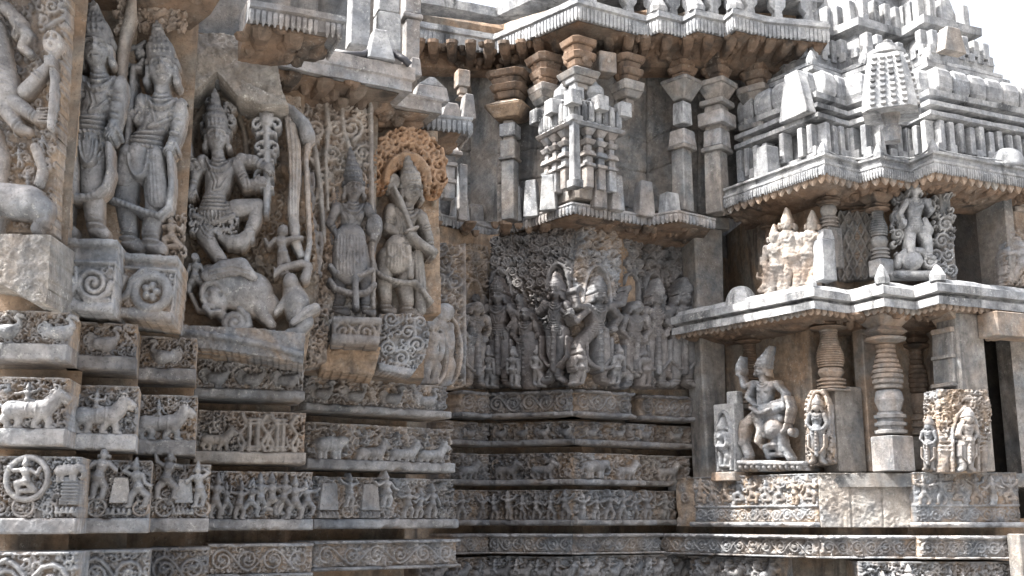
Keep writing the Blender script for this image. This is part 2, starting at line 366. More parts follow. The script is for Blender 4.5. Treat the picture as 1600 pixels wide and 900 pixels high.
def lion(R, t, seed=0, w=2.):       # striding beast facing +x of t, 100 x 60 units
    s = t.s; st = lambda p, r, ww=w, k=.85: R.stroke(t(*p), np.array(r)*s if np.ndim(r) else r*s, ww, k)
    st([(27, 38), (45, 37), (64, 36)], [12, 10.5, 12]); st([(64, 38), (72, 28), (78, 20)], [11, 10, 8.5], w+1)
    st([(78, 18), (84, 20), (90, 23)], [8, 6, 4], w+2); st([(82, 25), (88, 28)], [4, 2.5], w+1); st([(76, 11), (73, 6)], [3.5, 1.5], w+2)
    for p in ([(67, 45), (70, 52), (69, 58), (75, 59)], [(58, 46), (54, 53), (53, 58), (58, 59)]): st(p, [6, 4.6, 3.8, 3.2], w+1)
    for p in ([(25, 42), (19, 49), (23, 55), (22, 58), (28, 59)], [(34, 44), (36, 51), (33, 58), (38, 59)]): st(p, [8, 6, 4, 3.6, 3.2], w+1)
    st([(17, 35), (8, 30), (6, 18), (12, 9), (20, 8), (21, 14), (17, 15)], [3, 2.8, 2.6, 2.4, 2.4, 2.6, 3])
    R.blob(*t((85, 17.5))[0], 1.8*s, 1.4*s, 0, 1.2, 0, 'add')
    for i in range(5): spiral(R, *t((68+i*2.4, 34-i*5.5))[0], 4.2*s, 1.1, 1, i, 1.2*s, w+7*s, .9)
    st2 = lambda p, r: R.stroke(t(*p), r*s, 0, .9, 'add'); st2([(46, 26), (45, 37), (46, 47)], 1.3); st2([(56, 25), (57, 37), (56, 48)], 1.3); st2([(20, 31), (34, 28)], 1.)
def elephant(R, t, seed=0, w=2.):
    s = t.s; st = lambda p, r, ww=w, k=.8: R.stroke(t(*p), np.array(r)*s if np.ndim(r) else r*s, ww, k)
    st([(28, 32), (50, 28), (64, 30)], [16, 16, 15]); st([(70, 24), (78, 22)], [12, 10], w+3); st([(80, 24), (88, 34), (88, 46), (82, 52), (78, 49)], [7, 5, 3.8, 3, 2.4], w+3)
    for x in (24, 36, 58, 68): st([(x, 40), (x-1, 50), (x, 58)], [7, 6, 6], w+1)
    R.blob(*t((70, 26))[0], 8*s, 10*s, w+9*s, .5); st([(80, 32), (86, 38), (92, 36)], [2.2, 1.8, 1], w+6); st([(13, 28), (9, 38), (10, 48)], [2, 1.6, 2])
    R.stroke(t((44, 14), (43, 30), (44, 44)), 1.4*s, 0, .9, 'add'); R.stroke(t((34, 16), (34, 30), (34, 46)), 1.2*s, 0, .9, 'add'); R.blob(*t((83, 20))[0], 1.5*s, 1.2*s, 0, 1, 0, 'cut')
def swan(R, t, seed=0, w=2.):       # bird with foliate tail, facing +x, 80 x 60
    s = t.s; st = lambda p, r, ww=w, k=.9: R.stroke(t(*p), np.array(r)*s if np.ndim(r) else r*s, ww, k)
    st([(34, 36), (48, 37), (56, 33)], [11, 14, 10]); st([(57, 30), (65, 25), (64, 16), (58, 12), (62, 7), (68, 8)], [7, 4.5, 3.6, 3.4, 4, 4.4], w+2); st([(68, 9), (74, 13)], [3, 1], w+2)
    for q in (44, 52): st([(q, 46), (q-1, 54), (q+5, 56)], [4, 2.4, 2.2])
    for i in range(5):
        a = 2.5+i*.42; x, y = 33+15*math.cos(a), 34-15*math.sin(a)-4; st([(36, 35), ((36+x)/2, (35+y)/2-4), (x, y)], [4, 4, 3.2]); spiral(R, *t((x-1, y))[0], 6.5*s, 1.2, 1 if i % 2 else -1, a, 2*s, w+1, 1)
    for i in range(3): R.stroke(t((38, 30+i*4), (48, 33+i*4), (56, 29+i*3)), 1.1*s, 0, .9, 'add')
    R.blob(*t((65, 7))[0], 1*s, 1*s, 0, 1, 0, 'cut')
def wheel(R, cx, cy, r, w=2.):
    R.stroke(arc(cx, cy, r, r, 0, 360, 20), r*.2, w, 1.2)
    for i in range(4): R.stroke([(cx-r*math.cos(i*.785), cy-r*math.sin(i*.785)), (cx+r*math.cos(i*.785), cy+r*math.sin(i*.785))], r*.1, w*.6, 1)
    R.blob(cx, cy, r*.28, r*.28, w+1, 1.2)

def person(L, J, hr, look=0., female=False, det=True, crown=True, legs=True, w0=0.):
    """L: Rel for 'body' and optionally 'crown', 'garland'. J: joints in the wall's drawing units."""
    R = L['body']; st = lambda p, r, w=0., k=.75, **a: R.stroke(p, np.array(r)*hr if np.ndim(r) else r*hr, w0+w*hr, k, **a)
    hx, hy = J['head']; sh, wa, hp = J['chest'], J['waist'], J['hips']
    def ad(p, r, k=.8):
        r = np.maximum(np.array(r)*hr*1.15, 1.7 if hr > 12 else 1.2) if np.ndim(r) else max(r*hr*1.15, 1.7 if hr > 12 else 1.2)
        if det: R.stroke(p, r*2.1, 0, .5, 'cut')
        R.stroke(p, r, 0, k*1.7, 'add')
    if legs:
        for q in ('l', 'r'):
            lg = J.get('leg'+q)
            if lg: st(lg, [1.0, .85, .66, .62, .5, .44][:max(3, len(lg))], .15)
            if lg and det:
                x, y = lg[-2]; ad([(x-.5*hr, y-.1*hr), (x+.5*hr, y-.1*hr)], .16, 1.); ad([(x-.5*hr, y-.45*hr), (x+.5*hr, y-.45*hr)], .11, 1.)
    s1, s2 = J['shl'], J['shr']
    st([s1, sh, s2], [.62, 1.0, .62], .25); st([sh, ((sh[0]*.45+wa[0]*.55), (sh[1]*.45+wa[1]*.55)), wa], [1.35, 1.2, .98], .25); st([wa, hp], [1.0, 1.38], .25)
    if female:
        for q in (-.62, .62): R.blob(sh[0]+q*hr, sh[1]+.55*hr, .62*hr, .62*hr, w0+.9*hr, .75)
    for q in ('arml', 'armr', 'arml2', 'armr2'):
        a = J.get(q)
        if not a: continue
        st(a, [.55, .5, .46, .36] if len(a) > 2 else [.5, .4], .65)
        x, y = a[-1]; px, py = a[-2]; dx, dy = x-px, y-py; l = math.hypot(dx, dy)+1e-6; dx, dy = dx/l, dy/l
        R.blob(x, y, .42*hr, .36*hr, w0+.75*hr, 1, math.atan2(dy, dx))
        if det:
            for i, o in enumerate((-.3, -.1, .1, .28)):
                ln = (.62, .72, .68, .54)[i]*hr; bx, by = x+dx*.2*hr-dy*o*hr, y+dy*.2*hr+dx*o*hr
                st([(bx, by), (bx+dx*ln*.6, by+dy*ln*.6), (bx+dx*ln-dy*.12*hr, by+dy*ln+dx*.12*hr)], [.12, .11, .08], 1.0, 1.)
            st([(x-dy*-.35*hr, y+dx*-.35*hr), (x+dx*.35*hr+dy*.55*hr, y+dy*.35*hr-dx*.55*hr)], [.14, .1], .95, 1.)
            mx, my = a[1] if len(a) > 2 else ((a[0][0]+x)/2, (a[0][1]+y)/2); qx, qy = a[0]
            ux, uy = mx-qx, my-qy; l = math.hypot(ux, uy)+1e-6; ux, uy = ux/l, uy/l
            for f in (.55, .68): cx, cy = qx+(mx-qx)*f, qy+(my-qy)*f; ad([(cx-uy*.52*hr, cy+ux*.52*hr), (cx+uy*.52*hr, cy-ux*.52*hr)], .11, 1.)
            cx, cy = x-dx*.75*hr, y-dy*.75*hr; ad([(cx-dy*.42*hr, cy+dx*.42*hr), (cx+dy*.42*hr, cy-dx*.42*hr)], .13, 1.)
    st([(hx, hy+.7*hr), ((hx+sh[0])/2, (hy+sh[1])/2+.3*hr)], [.55, .62], .55)
    R.blob(hx, hy, .92*hr, 1.18*hr, w0+.9*hr, .85)
    for q in (-1, 1):                                    # ears with long pendants
        st([(hx+q*.98*hr, hy-.15*hr), (hx+q*1.02*hr, hy+.5*hr)], [.24, .2], .8, 1.); R.blob(hx+q*1.12*hr, hy+.78*hr, .3*hr, .36*hr, w0+.7*hr, 1.)
    fx = hx+look*.3*hr
    if det:
        st([(fx, hy-.34*hr), (fx+look*.08*hr, hy+.05*hr), (fx+look*.12*hr, hy+.24*hr)], [.11, .16, .24], 1.78, 1.3); st([(fx-.24*hr, hy+.26*hr), (fx+.24*hr, hy+.26*hr)], .12, 1.74, .9)
        for q in (-1, 1):
            ex = fx+q*.42*hr; R.blob(ex, hy-.10*hr, .36*hr, .24*hr, 0, 1.0, 0, 'cut'); R.blob(ex, hy-.07*hr, .26*hr, .15*hr, 0, 1.5, 0, 'add'); R.stroke(arc(ex, hy-.2*hr, .36*hr, .2*hr, 190, 350, 6), .10*hr, 0, 1.8, 'add'); R.stroke([(ex-.24*hr, hy+.02*hr), (ex+.24*hr, hy+.02*hr)], .06*hr, 0, 1.4, 'cut')
        R.stroke([(fx-.3*hr, hy+.58*hr), (fx, hy+.53*hr), (fx+.3*hr, hy+.58*hr)], .12*hr, 0, 1.6, 'add'); R.stroke([(fx-.22*hr, hy+.75*hr), (fx+.22*hr, hy+.75*hr)], .12*hr, 0, 1.5, 'add'); R.stroke([(fx-.36*hr, hy+.66*hr), (fx+.36*hr, hy+.66*hr)], .09*hr, 0, 2., 'cut')
        R.blob(fx, hy+.98*hr, .3*hr, .18*hr, 0, .8, 0, 'add')
    if det and hr > 12:
        for i in range(4):
            A_ = arc(hp[0], hp[1]+.35*hr, (.45+.27*i)*hr, (.7+.5*i)*hr, 12, 168, 16); ad(A_, .09, .9)
            for p in A_[1:-1:2]: R.blob(p[0], p[1]+.12*hr, .11*hr, .13*hr, 0, 1.2, 0, 'add')
    nx, ny = (hx*.4+sh[0]*.6), (hy*.35+sh[1]*.65)          # jewellery
    for i, (rx, ry) in enumerate(((.6, .35), (.85, .75), (1.05, 1.3))):
        ad(arc(nx, ny-.15*hr, rx*hr, ry*hr, 5, 175, 14), (.13, .11, .15)[i], 1.)
    if det:
        for a_ in np.linspace(15, 165, 9): p = arc(nx, ny-.15*hr, 1.05*hr, 1.45*hr, a_, a_+1, 2)[0]; R.blob(p[0], p[1], .1*hr, .14*hr, 0, .9, 0, 'add')
        ad([(s1[0]+.5*hr, s1[1]), (sh[0]-.35*hr, sh[1]+1.2*hr), (wa[0]-.1*hr, wa[1]-.15*hr), (wa[0]+.55*hr, wa[1]-.3*hr), (sh[0]+.75*hr, sh[1]+.8*hr)], .1, 1.)
    bx, by = (wa[0]+hp[0])/2, (wa[1]+hp[1])/2
    for i in range(4):
        y = by-.35*hr+i*.36*hr; ad(arc(bx, y-.25*hr, 1.3*hr, .3*hr, 15, 165, 8), .13, .9)
    for i in range(7): x = hp[0]-1.05*hr+i*.35*hr; ad([(x, hp[1]+.25*hr), (x+.03*hr, hp[1]+1.15*hr)], [.1, .14], .8)
    if 'crown' in L and crown:
        K = L['crown']; ct = J.get('crown', (hx, hy-4.2*hr)); b0 = (hx, hy-.75*hr); n = 5
        pr = [1.0, 1.08, .8, .55, .42, .14]; P = [(b0[0]+(ct[0]-b0[0])*i/n, b0[1]+(ct[1]-b0[1])*i/n) for i in range(n+1)]
        K.stroke(P, np.array(pr)*hr, w0+.75*hr, .85)
        for i, f in enumerate((0, .1, .28, .46, .64, .8)):
            c = (b0[0]+(ct[0]-b0[0])*f, b0[1]+(ct[1]-b0[1])*f); rr = np.interp(f, np.linspace(0, 1, 6), pr)*hr
            K.stroke(arc(c[0], c[1]-.12*hr, rr*.95, .22*hr, 0, 180, 8), .15*hr, 0, .9, 'add')
            if det:
                for j in range(-2, 3): K.blob(c[0]+j*rr*.36, c[1]-.2*hr, .13*hr, .17*hr, 0, .9, 0, 'add')
        for q in (-1, 1): K.blob(b0[0]+q*1.05*hr, b0[1]+.1*hr, .28*hr, .34*hr, w0+.6*hr, 1)
def skirt(R, x, y0, y1, wd, hr, n=6, w=4.):
    R.stroke([(x, y0), (x, y1)], [wd*.9, wd], w, .45); 
    for i in range(n): q = -wd*.8+1.6*wd*i/(n-1); R.stroke([(x+q*.9, y0), (x+q, y1+wd*.5)], hr*.1, 0, 1., 'add')
    for q in (-.45, .45): R.stroke(arc(x+q*wd, y0, wd*.4, (y1-y0)*.95, 10, 170, 10), hr*.13, 0, 1., 'add')
def garland(R, pts, r, w):
    R.stroke(pts, r, w, .9); P = np.asarray(pts, float)
    for i in range(len(P)-1):
        L_ = np.linalg.norm(P[i+1]-P[i]); n = max(1, int(L_/(r*1.5)))
        for j in range(n): p = P[i]+(P[i+1]-P[i])*(j+.5)/n; R.blob(p[0], p[1], r*.55, r*.8, 0, .5, 0, 'add')

# ------------------------------------------------------------------ ground
V, Q = [(-400, -400, -1.2), (400, -400, -1.2), (400, 400, -1.2), (-400, 400, -1.2)], [(0, 1, 2, 3)]
tag(mesh('ground', V, Q, M['ground']), kind='structure')
V, Q = prism([(-14, -2.2), (16, -2.2)], [(-14, 30), (16, 30)], -1.2, 0.0)
tag(mesh('platform_paving', V, Q, M['ground']), kind='structure')

# ------------------------------------------------------------------ facets of the stepped plan
ZA, ZB, ZC, ZD = (2.612, 2.362), (2.280, 1.945), (1.895, 1.526), (1.443, 1.235)
FA = dict(F1=Facet(-40, 5.36, 107, 5.44), F2=Facet(100, 5.70, 213, 5.80), F3=Facet(205, 6.16, 306, 6.25), F4=Facet(295, 7.05, 476, 7.28), F5=Facet(465, 7.90, 703, 8.66),
          C0=Facet(640, 11.45, 764, 12.06), C1=Facet(764, 12.06, 896, 11.72), C2=Facet(896, 11.72, 1014, 12.2), C3=Facet(1010, 12.26, 1086, 12.5),
          S1=Facet(1055, 12.25, 1281, 10.92), S2=Facet(1281, 10.92, 1428, 10.86), S3=Facet(1428, 10.72, 1640, 10.76))
def plan(fac, px, row=700, w=0.):
    f = FA[fac] if isinstance(fac, str) else fac; u, z = f.hit(px, row); return f.pos(u, 0, w)[:2]
def wall(name, label, front, back, z0, z1, mat, cat='wall'):
    V, Q = prism(front, back, z0, z1); c = np.mean(np.array([p[:2] for p in front]), 0)
    return tag(mesh(name, V, Q, M[mat], loc=(c[0], c[1], z0)), label, cat)
def stepped(lst, row=700): return [at(px, row, Y)[:2] for px, Y in lst]
LB = [(-300, 5.45), (95, 5.75), (95, 6.05), (200, 6.15), (200, 6.5), (290, 6.6), (290, 7.4), (460, 7.6), (460, 8.28), (655, 8.95), (640, 11.9)]
lb = [plan('F1', -260, w=-.33), plan('F1', 98, w=-.33), plan('F2', 98, w=-.33), plan('F2', 204, w=-.33), plan('F3', 200, w=-.33), plan('F3', 296, w=-.33), plan('F4', 290, w=-.36), plan('F4', 462, w=-.36), plan('F5', 460, w=-.36), plan('F5', 672, w=-.36), plan('C0', 640, w=-.3)]
BK = [(-9, 9), (-3.2, 14)]
wall('temple_wall', 'deeply shadowed brown stone wall in the grooves between the stepped friezes at left', lb, BK, 0, 2.61, 'back')
cb = [plan('C0', 600, w=-.3), plan('C0', 764, w=-.3), plan('C1', 896, w=-.3), plan('C2', 1012, w=-.3), plan('C3', 1012, w=-.3), plan('C3', 1090, w=-.3), (2.9, 13.6)]
wall('temple_wall', 'dark stone wall in the grooves between the small friezes of the recess', cb, [(-3, 15.5), (4, 16)], 0, 2.95, 'back')
sb = [plan('S1', 1030, w=-.25), plan('S1', 1281, w=-.25), plan('S2', 1424, w=-.25), plan('S3', 1424, w=-.25), plan('S3', 1640, w=-.25), plan('S3', 2200, w=-.25)]
wall('temple_wall', 'dark stone base wall behind the plinth bands of the shrine', sb, [(3.4, 15), (8, 15)], 0, 1.6, 'back')
# ------------------------------------------------------------------ carved frieze blocks
class Block:
    def __init__(s, fac, pxl, pxr, zs, ledge, label, mat='grey', depth=.38, row=700, step=1.3, seed=0, group=None, cat='frieze', proud=0., name='frieze_block'):
        f = FA[fac] if isinstance(fac, str) else fac; f = f.off(proud) if proud else f; s.f = f; zt, zb = zs
        row = (810-(((zt+zb)/2)-CZ)/(f.mpp))
        u0, u1 = float(f.hit(pxl, row)[0]), float(f.hit(pxr, row)[0]); s.W = (u1-u0)/f.mpp; s.Ht = (zt-zb)/f.mpp; s.led = ledge/f.mpp; s.H = s.Ht-s.led
        s.org = (u0, zt); s.step = step; s.seed = seed; s.depth = depth; s.mat = M[mat]; s.parts = []
        s.root = thing(name, label, cat, f.pos((u0+u1)/2, zb, 0), group)
        s.slab = Rel(f, (0, 0, s.W, s.H), 'loc', step, 0., s.org)
        rg = random.Random(seed+5)
        if ledge > 0:
            l = Rel(f, (-1.5, s.H, s.W+1.0, s.Ht), 'loc', step*1.5, 9., s.org)
            for i in range(int(s.W/14)): x = rg.uniform(0, s.W); l.blob(x, rg.choice((s.H, s.Ht)), rg.uniform(3, 9), rg.uniform(2, 5), 0, .7, 0, 'cut')
            l.H[0] -= 2; l.H[-1] -= 2
            l.build('ledge', s.mat, s.root, depth=depth-.02, rough=.9, seed=seed+3)
    def part(s, name, x0=0, x1=None, over=0, mat=None):
        R = Rel(s.f, (x0-3, -over, (s.W if x1 is None else x1)+3, s.H), 'loc', s.step, None, s.org); s.parts.append((name, R, mat)); return R
    def done(s, rim=4., nick=True):
        R = s.slab; rg = random.Random(s.seed)
        R.stroke([(0, 0), (s.W, 0)], rim*.8, 2., 1.2)
        if nick:
            for x in (0, s.W): 
                for _ in range(3): R.blob(x, rg.uniform(0, s.H), 3, rg.uniform(3, 8), 0, .8, 0, 'cut')
            for _ in range(int(s.W/18)): R.blob(rg.uniform(0, s.W), 0, rg.uniform(3, 9), 4, 0, .8, 0, 'cut')
        R.build('carved_slab', s.mat, s.root, depth=s.depth, rough=.8, seed=s.seed, rs=11*min(1, R.hs/1.7)**1.5)
        for i, (n, R, m) in enumerate(s.parts): R.build(n, M[m] if m else s.mat, s.root, floor=-2, rough=.6, seed=s.seed+i, rs=11)
        return s
def bg(b, n=1., r0=2.6, r1=5.2, seed=None): fill(b.slab, (1, 2, b.W-1, b.H-1), int(b.W*b.H/22*n*1.2), r0, r1, 2.2, 2.6, b.seed if seed is None else seed, 1.45); drill(b.slab, (3, 3, b.W-3, b.H-3), int(b.W*b.H/36), 1.3, 2.4, -1.5, 1.6, b.seed)
G = 'carved frieze blocks of the left wall'
def swans(b, xs, flip=1):
    for i, x in enumerate(xs):
        sc = b.H/58; swan(b.part('swan', x-42*sc, x+42*sc), T(x-40*sc*flip, 1, sc, flip), i, 3.)
        b.slab.stroke(arc(x-8*sc*flip, b.H*.5, 26*sc, b.H*.42, 0, 360, 16), 2.4*sc, 1, 1)
    bg(b); b.done()
def lions(b, xs, flip=1, sc=None, rider=True):
    for i, x in enumerate(xs):
        k = sc or b.H/62; lion(b.part('lion', x-52*k, x+52*k), T(x-48*k*flip, b.H-60*k, k, flip), i, 3.)
        if rider: mini(b.part('rider', x-22*k, x+14*k, 4), x-4*k*flip, b.H-20*k, 34*k, i+b.seed, 'sit', 6.)
        spiral(b.slab, x+50*k*flip, b.H*.35, 11*k, 1.6, flip, 0, 2.6*k, 2, 1); spiral(b.slab, x+50*k*flip, b.H*.72, 9*k, 1.4, -flip, 1, 2.4*k, 2, 1)
    bg(b); b.done()
# row of birds (upper)
b = Block('F1', -30, 108, ZA, .085, 'grey frieze block of two scroll-tailed birds under the rough bull pedestal', seed=1, group=G); swans(b, [35, 112])
b = Block('F2', 108, 213, ZA, .075, 'grey block of one bird among scrolls under the first guardian pedestal', seed=2, group=G, mat='mid'); swans(b, [b.W*.48])
b = Block('F3', 212, 306, ZA, .07, 'blackened short block of a crouching bird below the second guardian pedestal', seed=3, group=G, mat='mid'); swans(b, [b.W*.5], -1)
b = Block('F4', 305, 474, ZA, .06, 'grey frieze block of three round bodied birds under the demon-trampling deity', seed=4, group=G); swans(b, [b.W*.17, b.W*.5, b.W*.83])
b = Block('F5', 473, 697, ZA, .055, 'long grey block of four swans below the dark goddess and swordsman', seed=5, group=G); swans(b, [b.W*.1, b.W*.32, b.W*.58, b.W*.83])
# row of striding beasts
b = Block('F1', -30, 105, ZB, .085, 'largest grey block of a striding saddled lion with curled mane at the photo edge', seed=11, group=G); lions(b, [74])
b = Block('F2', 105, 214, ZB, .085, 'grey block of a lion rearing its foliate head over scrolls beside the largest lion block', seed=12, group=G); lions(b, [b.W*.45])
b = Block('F3', 213, 306, ZB, .085, 'grey block of a rider on a lion just left of the orange pillared block', seed=13, group=G); lions(b, [b.W*.42])
b = Block('F4', 305, 476, ZB, .075, 'orange stained block of a beast and fluted pillars with hanging loops', seed=14, mat='warm', group=G)
k = b.H/62; lion(b.part('lion', 0, 62), T(-4, b.H-52*k*.85, k*.72), 1, 3.); mini(b.part('rider', 8, 40, 4), 26, b.H*.62, 30*k, 4, 'sit', 5.)
for x in (80, 92, 122, 131): b.slab.stroke([(x, b.H*.2), (x, b.H)], 4.2, 2, 1.5)
for x in (86, 127):
    for y in (.2, .3, .88, .95): b.slab.stroke([(x-9, b.H*y), (x+9, b.H*y)], 2.4, 5, 1.4)
for x, d in ((68, 1), (104, -1), (112, 1), (150, -1)): b.slab.stroke([(x, b.H*.1), (x+8*d, b.H*.3), (x-3*d, b.H*.55), (x+5*d, b.H*.8), (x, b.H)], [5, 4, 3.5, 4, 5], 2, 1.2); spiral(b.slab, x, b.H*.2, 9, 1.3, d, 0, 2.4, 3, 1); b.slab.stroke(arc(x+4*d, b.H*.66, 9, b.H*.25, 0, 180, 10), 2.6, 3, 1.3)
bg(b); b.done()
b = Block('F5', 475, 703, ZB, .075, 'long grey block of an elephant and three small lions in procession', seed=15, group=G)
k = b.H/60; elephant(b.part('elephant', 0, 62), T(4, b.H-48*k, k*.8, 1), 1, 3.)
for i, x in enumerate((100, 158, 210)): lion(b.part('lion', x-42, x+42), T(x-38*k*.85, b.H-52*k*.85, k*.85), i, 3.); mini(b.part('rider', x-20, x+14, 3), x-3, b.H*.62, 27*k, 30+i, 'sit', 6.)
for x in (70, 128, 184): spiral(b.slab, x, b.H*.4, 11, 1.5, 1, 0, 2.6, 2, 1)
bg(b); b.done()
# epic scenes with figures, chariots and towers
def tower(R, x, y, w0, w1, h, w=6.):
    R.poly([(x-w0, y), (x+w0, y), (x+w1, y-h), (x-w1, y-h)], w)
    R.stroke([(x-w0, y), (x-w1, y-h), (x+w1, y-h), (x+w0, y), (x-w0, y)], 1.5, w-1.2, 1.2)
def base_lotus(R, x, y, w):
    for i in range(5): R.blob(x-w+i*w/2, y-5, w*.24, 5, 4, 1.2)
    R.stroke([(x-w*1.1, y-1), (x+w*1.1, y-1)], 2.4, 5, 1)
b = Block('F1', -30, 123, ZC, .075, 'grey block of a deity seated in a ring beside an elephant over scroll wheels', seed=21, group=G); O = 4
R = b.part('ring_deity', 20, 115, 6); R.stroke(arc(66, b.H*.36, 30, 32, 0, 360, 24), 5, 3, 1.1); mini(R, 66, b.H*.68, 62, 3, 'sit', 5.)
R = b.part('elephant', 100, 154, 6); elephant(R, T(98, 4, .56), 0, 4.); tower(b.slab, 130, b.H-22, 14, 9, 40)
for i in range(7): b.slab.stroke([(117, b.H-26-i*5), (143, b.H-26-i*5)], 1.1, 7, 1)
R = b.part('wheel', 40, 90); wheel(R, 64, b.H-17, 15); base_lotus(b.slab, 128, b.H-8, 15)
spiral(b.slab, 30, b.H-16, 12, 1.6, 1, 0, 2.6, 2); spiral(b.slab, 100, b.H-14, 11, 1.6, -1, 0, 2.6, 2); bg(b); b.done()
def chariot(fac, a, c, lab, seed, bow=True):
    b = Block(fac, a, c, ZC, .075, lab, seed=seed, group=G); W = b.W
    R = b.part('deity', W*.02, W*.5, 16); mini(R, W*.26, b.H-30, b.H*.88, seed, None, 6.)
    R = b.part('tower_model', W*.35, W*.8, 2); tower(R, W*.58, b.H-24, W*.14, W*.09, b.H*.42)
    R = b.part('warrior', W*.62, W, 14); mini(R, W*.83, b.H-18, b.H*.8, seed+9, None, 5.)
    R = b.part('wheel', W*.08, W*.44); wheel(R, W*.26, b.H-16, 13)
    R = b.part('wheel', W*.72, W); wheel(R, W*.88, b.H-15, 11)
    base_lotus(b.slab, W*.57, b.H-6, W*.15); bg(b); b.done()
chariot('F2', 123, 234, 'grey block of a crowned deity on a wheeled car under the bird block lion row', 22)
chariot('F3', 233, 327, 'grey block of a small seated rider on a chariot with hooded figure above', 23)
def battle(b, n, hs=(.62, .95), over=10, names=('warrior',)):
    rg = random.Random(b.seed)
    for i in range(n):
        x = (i+.5)*b.W/n+rg.uniform(-3, 3); h = b.H*rg.uniform(*hs); R = b.part(rg.choice(names), x-h*.42, x+h*.42, over)
        mini(R, x, b.H-rg.uniform(0, b.H*.12), h, b.seed*7+i, rg.choice((None, None, 'sit')), 4.+rg.uniform(0, 3))
    bg(b, 1.3); b.done()
b = Block('F4', 325, 487, ZC, .07, 'grey block of a crowded battle of tumbling warriors in the third row', seed=24, group=G)
for x, y in ((30, .75), (75, .8), (120, .76)): wheel(b.slab, x, b.H*y, 10)
battle(b, 9)
b = Block('F5', 486, 708, ZC, .07, 'long grey block of archers, stepped towers and ringed wheels at the wall end', seed=25, group=G)
for x in (24, 94): R = b.part('tower_model', x-16, x+16); tower(R, x, b.H-14, 15, 11, b.H*.6); base_lotus(b.slab, x, b.H-2, 14)
for x in (58, 72, 128): R = b.part('wheel', x-12, x+12); wheel(R, x, b.H-11, 9)
for i, (x, h) in enumerate(((58, .9), (122, 1.0), (160, .9), (180, .8), (203, .95))): mini(b.part('warrior', x-30, x+30, 12), x, b.H-(18 if i < 2 else 2), b.H*h*.85, 71+i, None, 5.)
bg(b, 1.2); b.done()
# scroll band
def vine(fac, a, c, lab, seed, n, zs=ZD, mat='grey', group=G, led=.025, proud=.02, depth=.36, step=1.3):
    b = Block(fac, a, c, zs, led, lab, seed=seed, group=group, mat=mat, proud=proud, depth=depth, step=step, cat='frieze'); b.slab.H += 1.5
    scroll(b.slab, 2, 5, b.W-2, b.H-1, n, seed, None, 2.5, 1.5); b.slab.stroke([(0, 2), (b.W, 2)], 3, 5, 1.2); b.done(3); return b
ZDL = (1.443, 1.16)
vine('F1', -30, 122, 'lowest grey band of broad vine scrolls at the left photo edge', 31, 2, ZDL)
vine('F2', 118, 233, 'vine scroll block with a flower boss below the crowned deity car', 32, 2, (1.443, 1.19))
vine('F3', 232, 326, 'darker vine scroll block under the small chariot block', 33, 2, (1.443, 1.2), 'mid')
vine('F4', 324, 487, 'vine scroll block of three leafy coils under the battle block', 34, 4)
vine('F5', 485, 712, 'long pale vine scroll band with round medallions at the wall end', 35, 6)
# horsemen, only their heads and backs in the picture
def riders(fac, a, c, zt, lab, seed, n, mat='grey'):
    b = Block(fac, a, c, (zt, zt-.42), .06, lab, seed=seed, mat=mat, proud=.02, name='frieze_block', group='horsemen friezes at the foot of the wall'); rg = random.Random(seed)
    for i in range(n):
        x = (i+.5)*b.W/n; R = b.part('horse', x-b.W/n*.7, x+b.W/n*.7, 12); k = b.H/66; lion(R, T(x-30*k, b.H-62*k, k*.72, 1), i, 3.); mini(b.part('rider', x-22, x+22, 16), x-4, b.H*.6, 34*k, seed+i, 'sit', 7.)
    b.slab.H -= 3; bg(b, 1.1); b.done()


# ================================================================== statues of the left wall (drawn on their own planes)
HS = 1.5
U = dict(far=Facet(-60, 5.30, 105, 5.34, 350), g1=Facet(60, 5.78, 190, 5.86, 300), g2=Facet(170, 6.05, 285, 6.12, 300), dd=Facet(270, 6.85, 520, 7.05, 350),
         vol=Facet(440, 7.25, 590, 7.42, 350), dg=Facet(505, 7.42, 592, 7.50, 350), sw=Facet(575, 7.78, 700, 7.95, 350), ar=Facet(655, 8.85, 725, 9.1, 480))
def layers(fac, box, names, step=1.3): return {n: Rel(fac, box, 'px', step) for n in names}
def statue(name, label, fac, base, L, mats, cat='statue', seed=0, group=None, loc_w=0., rough=.95):
    u, z = fac.hit(*base); root = thing(name, label, cat, fac.pos(float(u), float(z), loc_w), group)
    for i, (n, R) in enumerate(L.items()):
        if isinstance(R, tuple): n, R = R
        m = mats if isinstance(mats, str) else mats.get(n, mats['*']); R.build(n.split('.')[0], M[m], root, floor=-5., seed=seed*13+i, rough=rough, rs=30)
    return root
def slab(name, label, fac, pts, mat, cat, depth=.3, step=1.6, rough=1.2, carve=None, seed=0, base=0., group=None, dr=None):
    P = np.asarray(pts, float); x0, y0 = P.min(0)-2; x1, y1 = P.max(0)+2
    R = Rel(fac, (x0, y0, x1, y1), 'px', step); R.poly(P, base if base else .01); 
    if name == 'niche_slab': R.hs = .9
    if carve:
        keep = R.H > NEG/2; carve(R)
        if dr: drill(R, (x0, y0, x1, y1), int((x1-x0)*(y1-y0)/dr), 1.3, 2.5, -1, 1.5, seed+7)
        R.H = np.where(keep, R.H, NEG)
    u, z = fac.hit(P[:, 0].mean(), y1); root = thing(name, label, cat, fac.pos(float(u), float(z)), group)
    R.build('carved_face', M[mat], root, floor=-depth/fac.mpp, seed=seed, rough=rough, rs=13); return root
def upwall(name, label, pts, back, z0, z1, mat): return wall(name, label, pts, back, z0, z1, mat)
